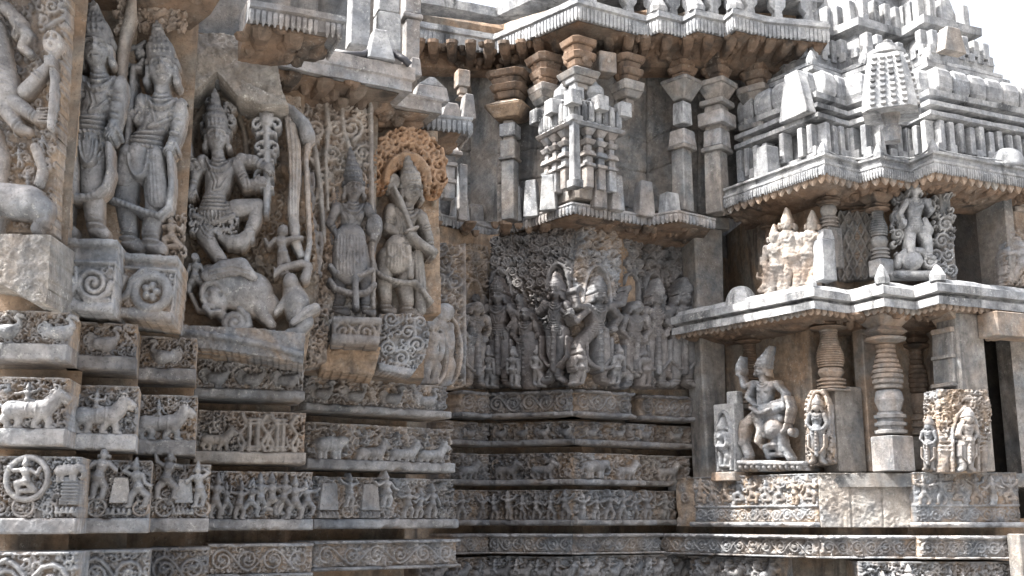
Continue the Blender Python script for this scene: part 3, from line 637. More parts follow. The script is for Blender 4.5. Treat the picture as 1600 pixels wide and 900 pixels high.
# upper wall mass behind the statues: a stepped plan
u_ = lambda f, px, w=-.12: plan(U[f], px, 300, w)
ub = [u_('far', -260), u_('far', 100), u_('g1', 92), u_('g1', 190), u_('g2', 186), u_('g2', 290), u_('dd', 286), u_('dd', 470), u_('vol', 468), u_('vol', 520), u_('dg', 516), u_('dg', 590), u_('sw', 588), u_('sw', 672), u_('ar', 666), plan('C0', 620, w=-.35)]
wall('temple_wall', 'ochre stained upper wall behind the large statues at left', ub, BK, 2.61, 4.85, 'back')
wall('temple_wall', 'grey upper storey of the left wall, above its eave', [p+np.array([-.25, .55]) for p in ub], BK, 4.85, 6.1, 'wall')

# far left: many-armed deity over a bull
def c(R):
    for i in range(18):
        rg = random.Random(i)
        if i % 3 == 0: mini(R, 45+rg.uniform(-25, 32), 245+i*6.2, 30, i, None, 3+rg.uniform(0, 4))
        else: spiral(R, 30+rg.uniform(0, 55), 225+i*6, 7, 1.3, rg.choice((1, -1)), i, 2, 4, 1)
    spiral(R, 83, 12, 11, 1.3, 1, 0, 3, 4, 1); R.stroke([(76, 45), (88, 36), (102, 30)], [3, 3.5, 3], 4, 1)
    fill(R, (-30, -5, 106, 365), 480, 4, 9, 2, 4, 5, 1.1)
slab('statue_backing', 'grey carved slab behind the many-armed deity at the photo edge', U['far'], [(-40, -10), (107, -10), (96, 180), (86, 300), (84, 366), (-40, 362)], 'grey', 'wall slab', carve=c, seed=41, depth=.28)
f = U['far']; L = layers(f, (-45, -10, 112, 372), ('body', 'staff')); R = L['body']
R.stroke([(-18, 60), (0, 110), (8, 150)], [34, 28, 30], 6, .7); R.stroke([(2, 150), (20, 182), (35, 205), (50, 210)], [17, 14, 10, 7], 8, .9); R.stroke([(20, 162), (45, 178), (62, 190), (72, 186)], [14, 12, 9, 6], 10, .9)
R.stroke([(15, 20), (38, 42), (30, 60)], [11, 10, 8], 8, .9); R.stroke([(30, 40), (48, 62), (40, 80), (52, 90)], [10, 10, 8, 7], 10, .9); R.stroke([(45, 150), (66, 128), (84, 108)], [11, 10, 8], 12, .9); R.blob(85, 106, 8, 9, 16, 1)
for q in range(4): R.stroke([(80, 100+q*4), (92, 101+q*4)], 2.2, 20, 1)
for p, a in (((33, 58), .3), ((62, 92), .5), ((68, 128), -.9), ((35, 200), .7), ((58, 188), .5)):
    for o in (-3, 3): R.stroke([(p[0]-10*math.sin(a)+o*math.cos(a), p[1]+10*math.cos(a)+o*math.sin(a)), (p[0]+10*math.sin(a)+o*math.cos(a), p[1]-10*math.cos(a)+o*math.sin(a))], 2, 0, 1.2, 'add')
for i in range(7): R.stroke([(-20, 95+i*7), (30, 104+i*7)], 1.6, 0, 1., 'add')
for q in range(5): R.stroke([(66, 178+q*4.6), (82, 176+q*5.2)], [2.4, 1.8], 14, 1)
R.stroke([(-10, 215), (5, 250), (4, 290)], [18, 14, 11], 6, .8); R.stroke([(60, 235), (70, 268), (64, 290)], [9, 8, 7], 6, .9)
K = L['staff']; K.stroke([(86, 95), (90, 130), (88, 170), (84, 205)], [4.5, 5, 5, 4], 14, 1); K.blob(87, 74, 15, 20, 8, .7); K.poly([(80, 88), (97, 88), (90, 103), (84, 103)], 14)
for x in (81, 92): K.blob(x, 66, 4.2, 6, 0, 1.1, .2, 'cut')
K.blob(87, 79, 3, 4, 0, 1, 0, 'cut'); K.stroke(arc(87, 74, 13, 18, 0, 360, 20), 2, 0, 1.2, 'add')
statue('deity_statue', 'cut-off many-armed deity with skull-topped staff at the left photo edge', f, (30, 215), L, 'grey', seed=41)
L = layers(f, (-45, 280, 92, 372), ('body', 'strap')); R = L['body']
R.stroke([(-40, 322), (10, 318), (52, 322), (66, 330)], [30, 27, 27, 22], 10, .8); R.stroke([(70, 318), (80, 335), (78, 350)], [4, 4, 5], 14, 1); R.stroke([(64, 335), (68, 352), (62, 362)], [12, 9, 9], 10, .9); R.stroke([(5, 330), (2, 350), (0, 362)], [14, 10, 9], 10, .9); R.blob(70, 350, 12, 12, 8, 1)
L['strap'].stroke([(-10, 296), (5, 318), (10, 345)], 2.6, 31, 1)
statue('bull_statue', 'headless looking grey bull standing under the many-armed deity', f, (20, 364), L, 'grey', seed=42)
def c(R):
    for i in range(26): rg = random.Random(i+60); R.blob(rg.uniform(-40, 82), rg.uniform(365, 470), rg.uniform(4, 14), rg.uniform(3, 8), 0, .1, 0, rg.choice(('cut', 'add')))
slab('stone_pedestal', 'broken uncarved lichen-speckled block under the bull', f.off(.16), [(-40, 364), (80, 366), (78, 430), (73, 476), (45, 470), (22, 455), (0, 446), (-40, 440)], 'rough', 'pedestal', .5, carve=c, seed=43, rough=2.2)
# guardian one
f = U['g1']; W = 10
L = layers(f, (78, 8, 206, 380), ('body', 'crown', 'staff', 'garland', 'skirt_panel'))
J = dict(head=(157, 95), chest=(162, 152), waist=(149, 192), hips=(141, 216), shl=(133, 140), shr=(190, 140), legl=[(118, 226), (102, 300), (104, 346), (98, 362), (116, 368)], legr=[(150, 226), (148, 300), (150, 345), (152, 360), (164, 369)],
         arml=[(131, 142), (123, 172), (110, 166)], armr=[(191, 146), (187, 180), (181, 210)], crown=(152, 18))
person(L, J, 21.5, .35, w0=W)
R = L['skirt_panel']
for x in (107, 146): R.stroke([(x, 225), (x, 262)], [13, 14], W+17, .6); R.stroke(arc(x, 236, 13, 34, 0, 180, 14), 2.4, W+24, 1); R.stroke(arc(x, 236, 7, 26, 0, 180, 12), 1.8, W+24, 1)
R.stroke([(128, 222), (125, 270), (122, 318)], [5, 6, 7], W+20, .9)
for i in range(12): R.stroke([(119, 230+i*7.4), (132, 228+i*7.4)], 1.5, 0, 1, 'add')
L['staff'].stroke([(110, 82), (108, 150), (105, 216)], [5, 6, 6.5], W+14, 1); L['staff'].stroke([(104, 215), (100, 300), (98, 330)], [5, 4, 3], W+6, 1)
garland(L['garland'], [(90, 230), (86, 280), (88, 314), (104, 319), (121, 319), (142, 320), (158, 316), (171, 303), (178, 280), (176, 240)], 5, W+20)
statue('guardian_statue', 'grey crowned guardian nearest the photo edge, holding a plain staff', f, (140, 372), L, 'grey', seed=44, group='standing guardian statues')
# guardian two
f = U['g2']; L = layers(f, (170, 38, 296, 402), ('body', 'crown', 'trident_axe', 'garland', 'skirt_panel'))
J = dict(head=(257, 124), chest=(256, 182), waist=(240, 216), hips=(230, 238), shl=(229, 168), shr=(284, 174), legl=[(212, 246), (199, 318), (204, 366), (202, 380), (220, 389)], legr=[(242, 248), (247, 322), (237, 370), (238, 384), (254, 394)],
         arml=[(227, 170), (222, 198), (208, 188)], armr=[(285, 178), (281, 208), (273, 236)], crown=(250, 50))
person(L, J, 20.5, .5, w0=W)
K = L['trident_axe']; K.stroke([(213, 120), (211, 160), (206, 208), (203, 250)], [5, 5.5, 5.5, 4], W+14, 1); K.stroke(arc(214, 100, 15, 15, 20, 340, 18), 4.5, W+8, 1); K.blob(222, 92, 9, 9, W+6, .8); K.stroke([(205, 118), (224, 118)], 4, W+12, 1); K.stroke([(222, 84), (230, 76)], [5, 3], W+8, 1); K.stroke([(206, 128), (216, 140)], 4, W+10, 1)
R = L['skirt_panel']; R.stroke([(222, 250), (223, 280)], [15, 14], W+18, .6); R.stroke(arc(223, 256, 15, 34, 0, 180, 14), 2.4, W+25, 1); R.stroke([(205, 250), (200, 288)], [13, 15], W+15, .5)
R.stroke([(246, 252), (252, 320)], [13, 17], W+15, .5); [R.stroke([(240+i*5, 256), (243+i*6, 330)], 1.1, 0, 1.2, 'add') for i in range(4)]
garland(L['garland'], [(176, 260), (172, 300), (180, 323), (203, 331), (231, 342), (254, 348), (268, 336), (273, 300), (270, 255)], 4.8, W+20)
statue('guardian_statue', 'grey crowned guardian with ringed trident beside the dancing deity niche', f, (228, 396), L, 'grey', seed=45, group='standing guardian statues')
L = layers(f, (255, 330, 292, 404), ('body',)); mini(L['body'], 270, 398, 60, 3, 'sit', 6); fill(L['body'], (258, 340, 290, 402), 40, 4, 7, 2, 3, 8)
statue('attendant_statue', 'small crouching attendant at the feet of the trident guardian', f, (270, 398), L, 'warm', seed=46)
L = layers(f.off(.1), (208, -10, 296, 52), ('body',)); R = L['body']; R.poly([(216, -10), (292, -10), (290, 30), (286, 60), (280, 32), (250, 36), (226, 30), (220, 45), (216, 20)], 2); fill(R, (214, -8, 292, 46), 150, 4, 8, 4, 7, 9, 1.2); spiral(R, 245, 12, 14, 1.7, 1, 0, 4, 6, 1); spiral(R, 276, 14, 11, 1.7, -1, 0, 3.5, 6, 1)
statue('foliage_arch', 'pinkish carved foliage hanging from the top above the trident guardian', f.off(.1), (250, 45), {'foliage': L['body']}, 'warm', 'arch', seed=47)
L = layers(U['g1'], (176, -10, 216, 150), ('body',)); R = L['body']; R.stroke([(212, -12), (206, 30), (197, 60), (192, 90), (190, 140)], [9, 10, 9, 8, 6], 6, 1); fill(R, (180, -8, 212, 60), 40, 3, 6, 4, 8, 3)
statue('niche_jamb', 'pale curved stone rib dividing the two guardian niches', U['g1'], (198, 140), {'rib': R}, 'warm', 'arch', seed=48)
# pedestals of the guardians
def pedestal(fac, quad, label, mat, seed, motif, lip=22):
    (x0, y0), (x1, y1), (x2, y2), (x3, y3) = quad     # top left, top right, bottom right, bottom left
    def c(R):
        R.stroke([(x0, y0+4), (x1, y1+4)], 7, 4, .6); R.stroke([(x0, y0+lip), (x1, y1+lip)], 3, 3, 1); R.stroke([(x3, y3-9), (x2, y2-9)], 9, 2, .6); motif(R)
        R.stroke([(x0+3, y0+lip), (x3+3, y3-5)], 3, 2, 1); R.stroke([(x1-3, y1+lip), (x2-3, y2-5)], 3, 2, 1)
    return slab('stone_pedestal', label, fac, quad, mat, 'pedestal', .42, carve=c, seed=seed, group='scroll carved statue pedestals')
def m1(R): spiral(R, 100, 445, 19, 1.7, -1, 2, 4.5, 3, 1.1); spiral(R, 147, 444, 25, 2.1, 1, 0, 5, 3, 1.1); R.stroke([(119, 420), (122, 450), (135, 472), (170, 470)], 4, 3, 1); fill(R, (82, 416, 176, 474), 90, 3, 6, 2, 3, 4)
pedestal(U['g1'].off(.28), [(79, 373), (186, 376), (178, 492), (72, 484)], 'grey pedestal with two snail scrolls under the guardian with plain staff', 'grey', 51, m1, 36)
def m2(R): R.stroke(arc(237, 457, 26, 26, 0, 360, 24), 8, 2, .9); [R.blob(237+9*math.cos(a), 457+9*math.sin(a), 7, 6, 4, 1.1, a) for a in np.arange(0, 6.2, 1.25)]; R.stroke([(186, 470), (200, 462), (208, 440), (225, 424)], [4, 6, 7, 6], 3, 1); R.stroke([(186, 425), (196, 436), (190, 450)], 4, 3, 1); fill(R, (184, 420, 272, 486), 80, 3, 6, 2, 3, 5)
pedestal(U['g2'].off(.26), [(184, 396), (280, 402), (270, 506), (174, 496)], 'grey pedestal with one flower ring under the trident guardian', 'grey', 52, m2, 22)


# dancing deity on the elephant demon
f = U['dd']
def c(R):
    R.stroke([(470, 400), (470, 550)], 6, 2, 1); R.stroke(arc(342, 250, 44, 92, 150, 390, 26), 5, 4, 1.2); [spiral(R, x_, y_, 8, 1.6, 1, x_, 2, 5, 1.3) for x_, y_ in arc(342, 246, 58, 104, 160, 380, 15)]; fill(R, (284, 160, 470, 420), 420, 3, 7, 3, 5, 13, 1.4); drill(R, (284, 160, 470, 440), 260, 1.4, 2.6, -1, 3, 14); fill(R, (282, 300, 330, 420), 60, 4, 8, 2, 4, 3); fill(R, (360, 340, 500, 440), 200, 4, 8, 3, 6, 4)
    R.blob(436, 285, 15, 17, 0, .9, 0, 'cut'); R.stroke([(292, 420), (284, 300), (300, 200), (340, 150)], [10, 9, 8, 6], 4, .9)
slab('niche_backing', 'ochre brown hollow behind the dancing deity', f, [(282, 140), (470, 150), (486, 300), (500, 440), (478, 560), (268, 556), (276, 420)], 'back', 'wall slab', .3, carve=c, seed=61)
def c(R):
    for i in range(34): rg = random.Random(i+160); R.blob(rg.uniform(290, 445), rg.uniform(50, 160), rg.uniform(4, 14), rg.uniform(3, 9), 0, .22, 0, rg.choice(('cut', 'add')))
    for i in range(26): x = 378+i*2.6; R.stroke([(x, 128+i*1.2), (x+2, 150+i*1.2)], 1.6, 2, 1)
slab('niche_hood', 'plain rounded lichen-speckled block above the dancing deity', f.off(.34), [(284, 62), (300, 52), (345, 50), (395, 60), (420, 74), (434, 100), (441, 140), (452, 166), (410, 166), (372, 152), (338, 112), (306, 142), (284, 142)], 'rough', 'hood', .36, carve=c, seed=62, rough=1.8)
f2 = f.off(.10)
L = layers(f2, (288, 96, 506, 470), ('rim', 'drape')); R = L['rim']
R.stroke([(300, 150), (318, 136), (330, 120), (338, 108), (348, 122), (366, 142), (392, 152), (425, 162), (455, 180), (474, 200), (481, 218)], [4, 5, 6, 5, 6, 6, 7, 8, 9, 11, 12], 10, 1.); R.stroke([(338, 130), (338, 112)], [9, 2], 14, 1)
R = L['drape']; R.stroke([(452, 186), (460, 230), (462, 280), (458, 330), (462, 380), (470, 400)], [9, 10, 10, 9, 8, 6], 6, .7); [R.stroke([(446+i*7, 190), (452+i*6, 250), (454+i*4, 340)], 1.6, 0, 1.2, 'add') for i in range(4)]
R.stroke([(484, 215), (478, 250), (480, 300), (484, 380), (476, 420)], [6, 4, 4, 4, 5], 8, 1)
statue('carved_canopy', 'curved canopy rim with hanging drape over the dancing deity', f2, (460, 420), L, 'grey', 'canopy', seed=63)
L = layers(f2, (286, 140, 480, 440), ('body', 'crown', 'trident', 'crescent_weapon', 'jewelled_skirt'))
J = dict(head=(341, 229), chest=(345, 278), waist=(338, 312), hips=(334, 338), shl=(318, 264), shr=(376, 262), legl=[(324, 348), (322, 372), (334, 394), (346, 410), (352, 420), (362, 424)], legr=[(342, 344), (372, 332), (404, 328), (398, 352), (388, 372), (392, 378)],
         arml=[(318, 266), (308, 284), (303, 308)], armr=[(378, 260), (398, 262), (416, 274)], crown=(338, 154), arml2=[(320, 262), (302, 272), (298, 250)], armr2=[(372, 268), (386, 298), (402, 296)])
person(L, J, 16.5, .15, w0=14); R = L['body']
R.stroke([(376, 274), (384, 292), (400, 300), (420, 298)], [7, 6, 5, 5], 20, .9)
K = L['crown']; fill(K, (316, 168, 366, 214), 60, 3, 6, 20, 40, 5)
K = L['trident']; K.stroke([(416, 176), (417, 230), (418, 270), (417, 312), (416, 340)], [5, 5.5, 6, 6, 5], 20, 1)
for i in range(9): K.stroke([(408, 190+i*14), (426, 190+i*14)], 2.6, 22, 1)
for q in (-1, 1): spiral(K, 417+q*14, 205, 13, 1.2, q, 1.6, 3.4, 20, 1); spiral(K, 417+q*12, 240, 10, 1.1, q, 1.6, 3, 20, 1); 
K.blob(417, 198, 11, 13, 20, .9); K.stroke([(417, 180), (418, 168), (424, 170)], [4, 3, 2], 22, 1); K.stroke(arc(408, 285, 9, 11, 60, 300, 12), 3, 20, 1)
K = L['crescent_weapon']; K.stroke([(344, 374), (360, 384), (378, 384), (390, 372), (393, 354)], [5, 10, 12, 9, 3], 18, .7)
K = L['jewelled_skirt']; fill(K, (300, 330, 372, 374), 120, 3, 6, 22, 30, 6); K.stroke([(306, 346), (336, 356), (366, 346)], 4, 24, 1)
statue('deity_statue', 'dancing deity with raised leg and curled trident, trampling a beast', f2, (340, 425), L, {'*': 'grey', 'crown': 'grey'}, seed=64)
for (x, y, h, sd, lab, mt) in ((306, 462, 62, 5, 'small arms-raised dwarf at the left foot of the dancing deity', 'grey'), (442, 432, 76, 8, 'curly haired attendant below the trident of the dancing deity', 'mid')):
    L = layers(f2, (x-30, y-h-4, x+32, y+4), ('body',)); mini(L['body'], x, y, h, sd, None, 12, False); R = L['body']; R.blob(x+1, y-.86*h, .1*h, .11*h, 18, 1.1)
    for i in range(9): R.blob(x+1+.1*h*math.cos(i*.7), y-.88*h+.1*h*math.sin(i*.7), 2.6, 2.6, 0, 1, 0, 'add')
    statue('attendant_statue', lab, f2, (x, y), L, mt, seed=65+sd)
L = layers(f2, (292, 400, 452, 530), ('body', 'saddle_cloth', 'trunk')); R = L['body']
R.stroke([(330, 436), (356, 448), (392, 462), (414, 480)], [22, 34, 36, 24], 4, .6); R.stroke([(404, 480), (414, 498), (424, 510)], [14, 10, 8], 12, .8); R.stroke([(350, 470), (344, 490), (352, 500)], [13, 9, 8], 10, .8)
R.blob(338, 470, 20, 22, 10, .8); R.stroke(arc(334, 466, 17, 19, 90, 330, 14), 4.5, 20, 1); R.stroke([(322, 486), (330, 494), (346, 492)], [5, 4, 3], 22, 1); R.blob(328, 466, 4, 5, 0, 1, 0, 'cut'); R.blob(346, 466, 4, 5, 0, 1, 0, 'cut'); R.stroke([(300, 464), (310, 486), (318, 488)], [4, 4, 3], 12, 1)
K = L['saddle_cloth']; K.stroke([(326, 438), (350, 428), (378, 424), (396, 440)], [10, 14, 14, 8], 22, .7); [K.stroke([(330, 432+i*7), (366, 426+i*6), (392, 432+i*6)], 1.5, 0, 1.2, 'add') for i in range(3)]
spiral(L['trunk'], 368, 509, 20, 1.9, 1, -1.2, 6.5, 14, 1)
statue('elephant_demon', 'large grey beast crushed under the foot of the dancing deity', f2, (380, 528), L, 'grey', seed=67)
L = layers(f2, (428, 376, 510, 540), ('body', 'cloth')); R = L['body']
R.stroke([(456, 450), (462, 475), (464, 490)], [14, 22, 18], 8, .8); R.blob(454, 444, 12, 13, 14, .9); R.stroke([(476, 440), (482, 420), (470, 416), (440, 424), (420, 440)], [8, 6, 6, 6, 5], 14, .9); R.stroke([(464, 492), (478, 505), (466, 522), (452, 524)], [14, 12, 10, 8], 12, .8); R.stroke([(448, 470), (436, 486), (430, 492)], [7, 6, 5], 12, .9); R.stroke([(420, 416), (428, 424), (424, 440)], 3.5, 12, 1)
L['cloth'].stroke([(458, 508), (480, 492), (492, 486)], [6, 9, 8], 18, .8); [L['cloth'].stroke([(456+i*4, 514-i*2), (488+i*3, 490+i*5)], 1.4, 0, 1.1, 'add') for i in range(3)]
statue('kneeling_statue', 'bulky grey figure kneeling right of the crushed beast', f2, (465, 530), L, 'grey', seed=68)
def c(R):
    R.stroke([(262, 518), (330, 524), (420, 540), (476, 556)], 5, 2, .7)
    for i in range(24): rg = random.Random(i+260); R.blob(rg.uniform(262, 476), rg.uniform(510, 565), rg.uniform(4, 12), rg.uniform(3, 6), 0, .2, 0, rg.choice(('cut', 'add')))
slab('stone_pedestal', 'low grey base block under the crushed beast and kneeling figure', f.off(.24), [(266, 506), (400, 512), (478, 520), (474, 568), (400, 556), (330, 546), (266, 540)], 'grey', 'pedestal', .42, carve=c, seed=69, rough=1.6)
# volute wall
f = U['vol']
def c(R):
    for x, y, r in ((468, 170, 15), (492, 205, 15), (476, 235, 13), (520, 172, 11), (524, 205, 14), (548, 202, 17), (518, 240, 12), (563, 178, 9), (566, 240, 12), (540, 165, 10), (500, 165, 9), (560, 280, 11), (505, 275, 12), (575, 210, 8)): spiral(R, x, y, r, 1.9, 1 if (x+y) % 2 else -1, x, r*.21, 3, 1.2)
    R.stroke([(480, 190), (492, 240), (500, 300), (506, 380)], [4, 5, 5, 4], 4, 1); R.stroke([(508, 160), (512, 200), (508, 250), (512, 330)], [4, 5, 4, 3], 4, 1); R.stroke([(578, 150), (580, 300), (582, 480)], 4, 4, 1); R.stroke([(533, 160), (536, 205), (546, 235)], 4, 4, 1)
    R.blob(478, 290, 16, 36, 0, .7, 0, 'cut'); R.stroke(arc(478, 290, 19, 42, 150, 390, 18), 4, 3, 1)
    fill(R, (456, 150, 584, 300), 330, 3, 7, 2.5, 4.5, 7, 1.3); fill(R, (456, 300, 512, 480), 70, 3, 6, 2, 3, 8)
slab('volute_panel', 'tall wall panel of coiled scrolls between the dancing deity and dark goddess', f, [(456, 148), (584, 156), (588, 495), (512, 560), (470, 556), (478, 420), (470, 300)], 'warm', 'wall slab', .3, carve=c, seed=71, dr=22)
for (x, y, h, sd, lab) in ((479, 332, 78, 4, 'slim attendant in the oval niche beside the canopy drape'), (488, 430, 86, 9, 'thin attendant holding a pole between drape and dark goddess')):
    L = layers(f.off(.06), (x-34, y-h-4, x+34, y+4), ('body',)); mini(L['body'], x, y, h, sd, 'calm', 8); statue('attendant_statue', lab, f, (x, y), L, 'mid', seed=72+sd)
def c(R): fill(R, (478, 490, 515, 560), 80, 3, 6, 2, 3, 3, 1.3)
slab('carved_jamb', 'narrow orange and white foliage strip left of the double scroll pedestal', U['vol'].off(.12), [(478, 482), (516, 480), (510, 566), (472, 572)], 'warm', 'wall slab', .3, carve=c, seed=73, dr=22)
# dark goddess
f = U['dg']; L = layers(f, (500, 236, 600, 505), ('body', 'crown', 'garland', 'skirt_panel', 'drape'))
J = dict(head=(551, 304), chest=(549, 338), waist=(545, 364), hips=(545, 384), shl=(525, 330), shr=(571, 330), legl=[(532, 392), (529, 440), (531, 470), (526, 486), (540, 491)], legr=[(560, 392), (571, 440), (570, 470), (570, 486), (580, 492)],
         arml=[(524, 334), (514, 356), (524, 372)], armr=[(573, 334), (582, 356), (582, 372)], crown=(545, 240))
person(L, J, 14, .05, True, w0=10); skirt(L['skirt_panel'], 545, 380, 424, 27, 14, 9, 20)
L['skirt_panel'].stroke([(548, 384), (552, 440), (554, 486)], [5, 6, 5], 26, 1); L['body'].blob(583, 360, 13, 19, 18, .8)
garland(L['garland'], [(515, 424), (522, 434), (545, 438), (560, 438), (578, 430)], 4.4, 26); garland(L['garland'], [(514, 446), (522, 458), (549, 466), (570, 464), (582, 452)], 4.8, 24)
for q in (-1, 1): L['drape'].stroke([(551+q*24, 290), (551+q*30, 330), (551+q*34, 370), (551+q*30, 400)], [5, 6, 6, 4], 8, 1)
statue('goddess_statue', 'blackened goddess with tall crown and looped garlands on the two-scroll pedestal', f, (548, 494), L, 'mid', seed=75)
def m3(R): spiral(R, 537, 518, 15, 1.8, 1, 2.2, 3, 2, 1); spiral(R, 571, 520, 15, 1.8, -1, .8, 3, 2, 1); R.stroke([(550, 512), (556, 520), (560, 528)], 2.5, 2, 1)
pedestal(f.off(.3), [(520, 495), (597, 498), (592, 543), (517, 539)], 'small pedestal with a double spiral under the blackened goddess', 'mid', 76, m3, 6)
def c(R):
    for i in range(20): rg = random.Random(i+360); R.blob(rg.uniform(500, 600), rg.uniform(540, 590), rg.uniform(4, 14), rg.uniform(3, 6), 0, .25, 0, rg.choice(('cut', 'add')))
slab('stone_corbel', 'rough brown corbel course under the double spiral pedestal', f.off(.12), [(514, 536), (596, 542), (584, 588), (500, 578), (502, 566)], 'back', 'corbel', .4, carve=c, seed=77, rough=1.8)
# sword bearer
f = U['sw']
def c(R): R.stroke(arc(632, 330, 46, 86, 185, 355, 30), 4, 2, 1); R.blob(634, 300, 26, 52, 0, .5, 0, 'cut')
slab('niche_backing', 'smoky brown hollow behind the sword bearer', f, [(584, 200), (684, 204), (690, 490), (582, 492)], 'back', 'wall slab', .3, carve=c, seed=81)
ft = f.off(.10); R = Rel(ft, (574, 184, 696, 322), 'px', 1.3); A = arc(633, 290, 42, 58, 178, 366, 26); R.stroke(A, [14, 22, 30, 30, 26, 16], 5, .12)
for i in range(34):
    t = math.radians(182+i*5.4); R.stroke([(633+35*math.cos(t), 290+44*math.sin(t)), (633+27*math.cos(t), 290+36*math.sin(t))], [5, 1.5], 8, 1.6)
for i in range(12):
    t = math.radians(185+i*15.5); spiral(R, 633+53*math.cos(t), 284+66*math.sin(t), 13, 1.7, 1 if i % 2 else -1, t, 3, 8, 1.5)
keep = R.H > NEG/2; fill(R, (580, 190, 692, 315), 420, 3, 6, 8, 9.5, 4, 1.4); drill(R, (580, 190, 692, 315), 700, 1.4, 2.6, 0, 9, 4, 3); R.H = np.where(keep, R.H, NEG)
statue('foliage_arch', 'bright orange leafy arch over the head of the sword bearer', ft, (633, 315), {'foliage': R}, 'rust', 'arch', seed=82)
L = layers(f, (572, 236, 696, 500), ('body', 'crown', 'sword', 'garland', 'skirt_panel', 'shell'))
J = dict(head=(637, 309), chest=(627, 346), waist=(622, 374), hips=(620, 392), shl=(607, 332), shr=(650, 340), legl=[(602, 404), (597, 440), (600, 470), (599, 484), (610, 490)], legr=[(632, 408), (630, 452), (634, 476), (632, 488), (646, 494)],
         arml=[(606, 336), (601, 364), (616, 372), (632, 374)], armr=[(654, 346), (664, 376), (668, 398)], crown=(628, 248))
person(L, J, 14.5, .7, w0=10); R = L['body']; R.stroke([(634, 376), (650, 390), (668, 402)], [7, 7, 6], 26, .9)
L['sword'].stroke([(608, 304), (618, 326), (628, 352), (635, 370)], [2.5, 4.6, 4.4, 3.6], 30, .8); L['sword'].stroke([(627, 372), (643, 366)], 3, 31, 1)
spiral(L['shell'], 606, 291, 10, 1.6, -1, 1, 5, 16, 1); L['shell'].blob(607, 290, 14, 18, 12, .5)
skirt(L['skirt_panel'], 616, 392, 414, 21, 14, 8, 20); L['skirt_panel'].stroke([(648, 404), (652, 440), (654, 488)], [9, 9, 8], 14, .7); L['skirt_panel'].stroke([(630, 396), (634, 440)], 5, 26, 1); [L['skirt_panel'].stroke([(643+i*5, 404), (647+i*5, 470)], 1.2, 0, 1.2, 'add') for i in range(3)]
garland(L['garland'], [(578, 420), (581, 432), (592, 440), (606, 445), (625, 449), (642, 448), (654, 462), (666, 478)], 4.2, 24)
statue('swordsman_statue', 'pale pinkish standing swordsman with shell, turned right under the orange arch', f, (620, 494), L, 'warm', seed=83)
R = Rel(f.off(.2), (580, 484, 684, 596), 'px', 1.3); P = [(592, 490), (660, 490), (672, 520), (664, 560), (640, 590), (590, 580), (586, 540)]; R.poly(P, .01); keep = R.H > NEG/2
for x, y, r in ((610, 500, 11), (636, 520, 12), (606, 545, 11), (650, 540, 13), (626, 560, 12), (655, 505, 10)): spiral(R, x, y, r, 1.6, 1 if x % 4 else -1, x, 3, 3, 1.2)
fill(R, (586, 488, 672, 576), 200, 3, 6, 3, 4, 8, 1.4); R.stroke([(586, 576), (644, 586)], 9, 3, .7); R.H = np.where(keep, R.H, NEG)
rt = thing('stone_pedestal', 'foliage carved sloping pedestal under the pinkish swordsman', 'pedestal', f.off(.2).pos(*[float(v) for v in f.hit(625, 590)])); R.build('carved_face', M['grey'], rt, floor=-45, seed=84, rs=13)
# archers in the corner
f = U['ar']
def c(R):
    for x, y, r in ((693, 410, 13), (682, 436, 11), (708, 440, 13), (712, 412, 9), (700, 468, 10), (690, 390, 9)): spiral(R, x, y, r, 1.8, 1 if x % 2 else -1, x, r*.2, 3, 1.2)
    fill(R, (668, 385, 722, 600), 230, 3, 6, 2.5, 3, 8, 1.3); R.stroke([(722, 380), (723, 600)], 3, 3, 1)
slab('volute_panel', 'grey scroll slab in the inner corner above the two archers', f, [(664, 378), (724, 382), (726, 478), (724, 606), (668, 604)], 'mid', 'wall slab', .3, carve=c, seed=85, dr=22)
for (x, y, h, sd, lab) in ((686, 600, 128, 14, 'grey archer with round curled hair drawing a long bow in the corner'), (668, 598, 104, 19, 'lower archer bending a bow at the end of the left wall')):
    L = layers(f.off(.04 if sd == 14 else .16), (x-46, y-h-6, x+46, y+4), ('body', 'bow')); R = L['body']; R.hs = .8; L['bow'].hs = .8; mini(R, x, y, h, sd, 'calm', 8, False); R.blob(x+2, y-.86*h, .115*h, .115*h, 15, .9)
    for i in range(10): R.blob(x+2+.11*h*math.cos(i*.63), y-.87*h+.11*h*math.sin(i*.63), 2.6, 2.6, 0, 1, 0, 'add')
    L['bow'].stroke(arc(x+8, y-.4*h, .17*h, .42*h, -80, 80, 14), [2, 3, 3, 2], 12, 1); L['bow'].stroke([(x+11, y-.8*h), (x+11, y+.0*h)], 1.5, 12, 1)
    statue('archer_statue', lab, f, (x, y), L, 'grey', seed=86+sd)


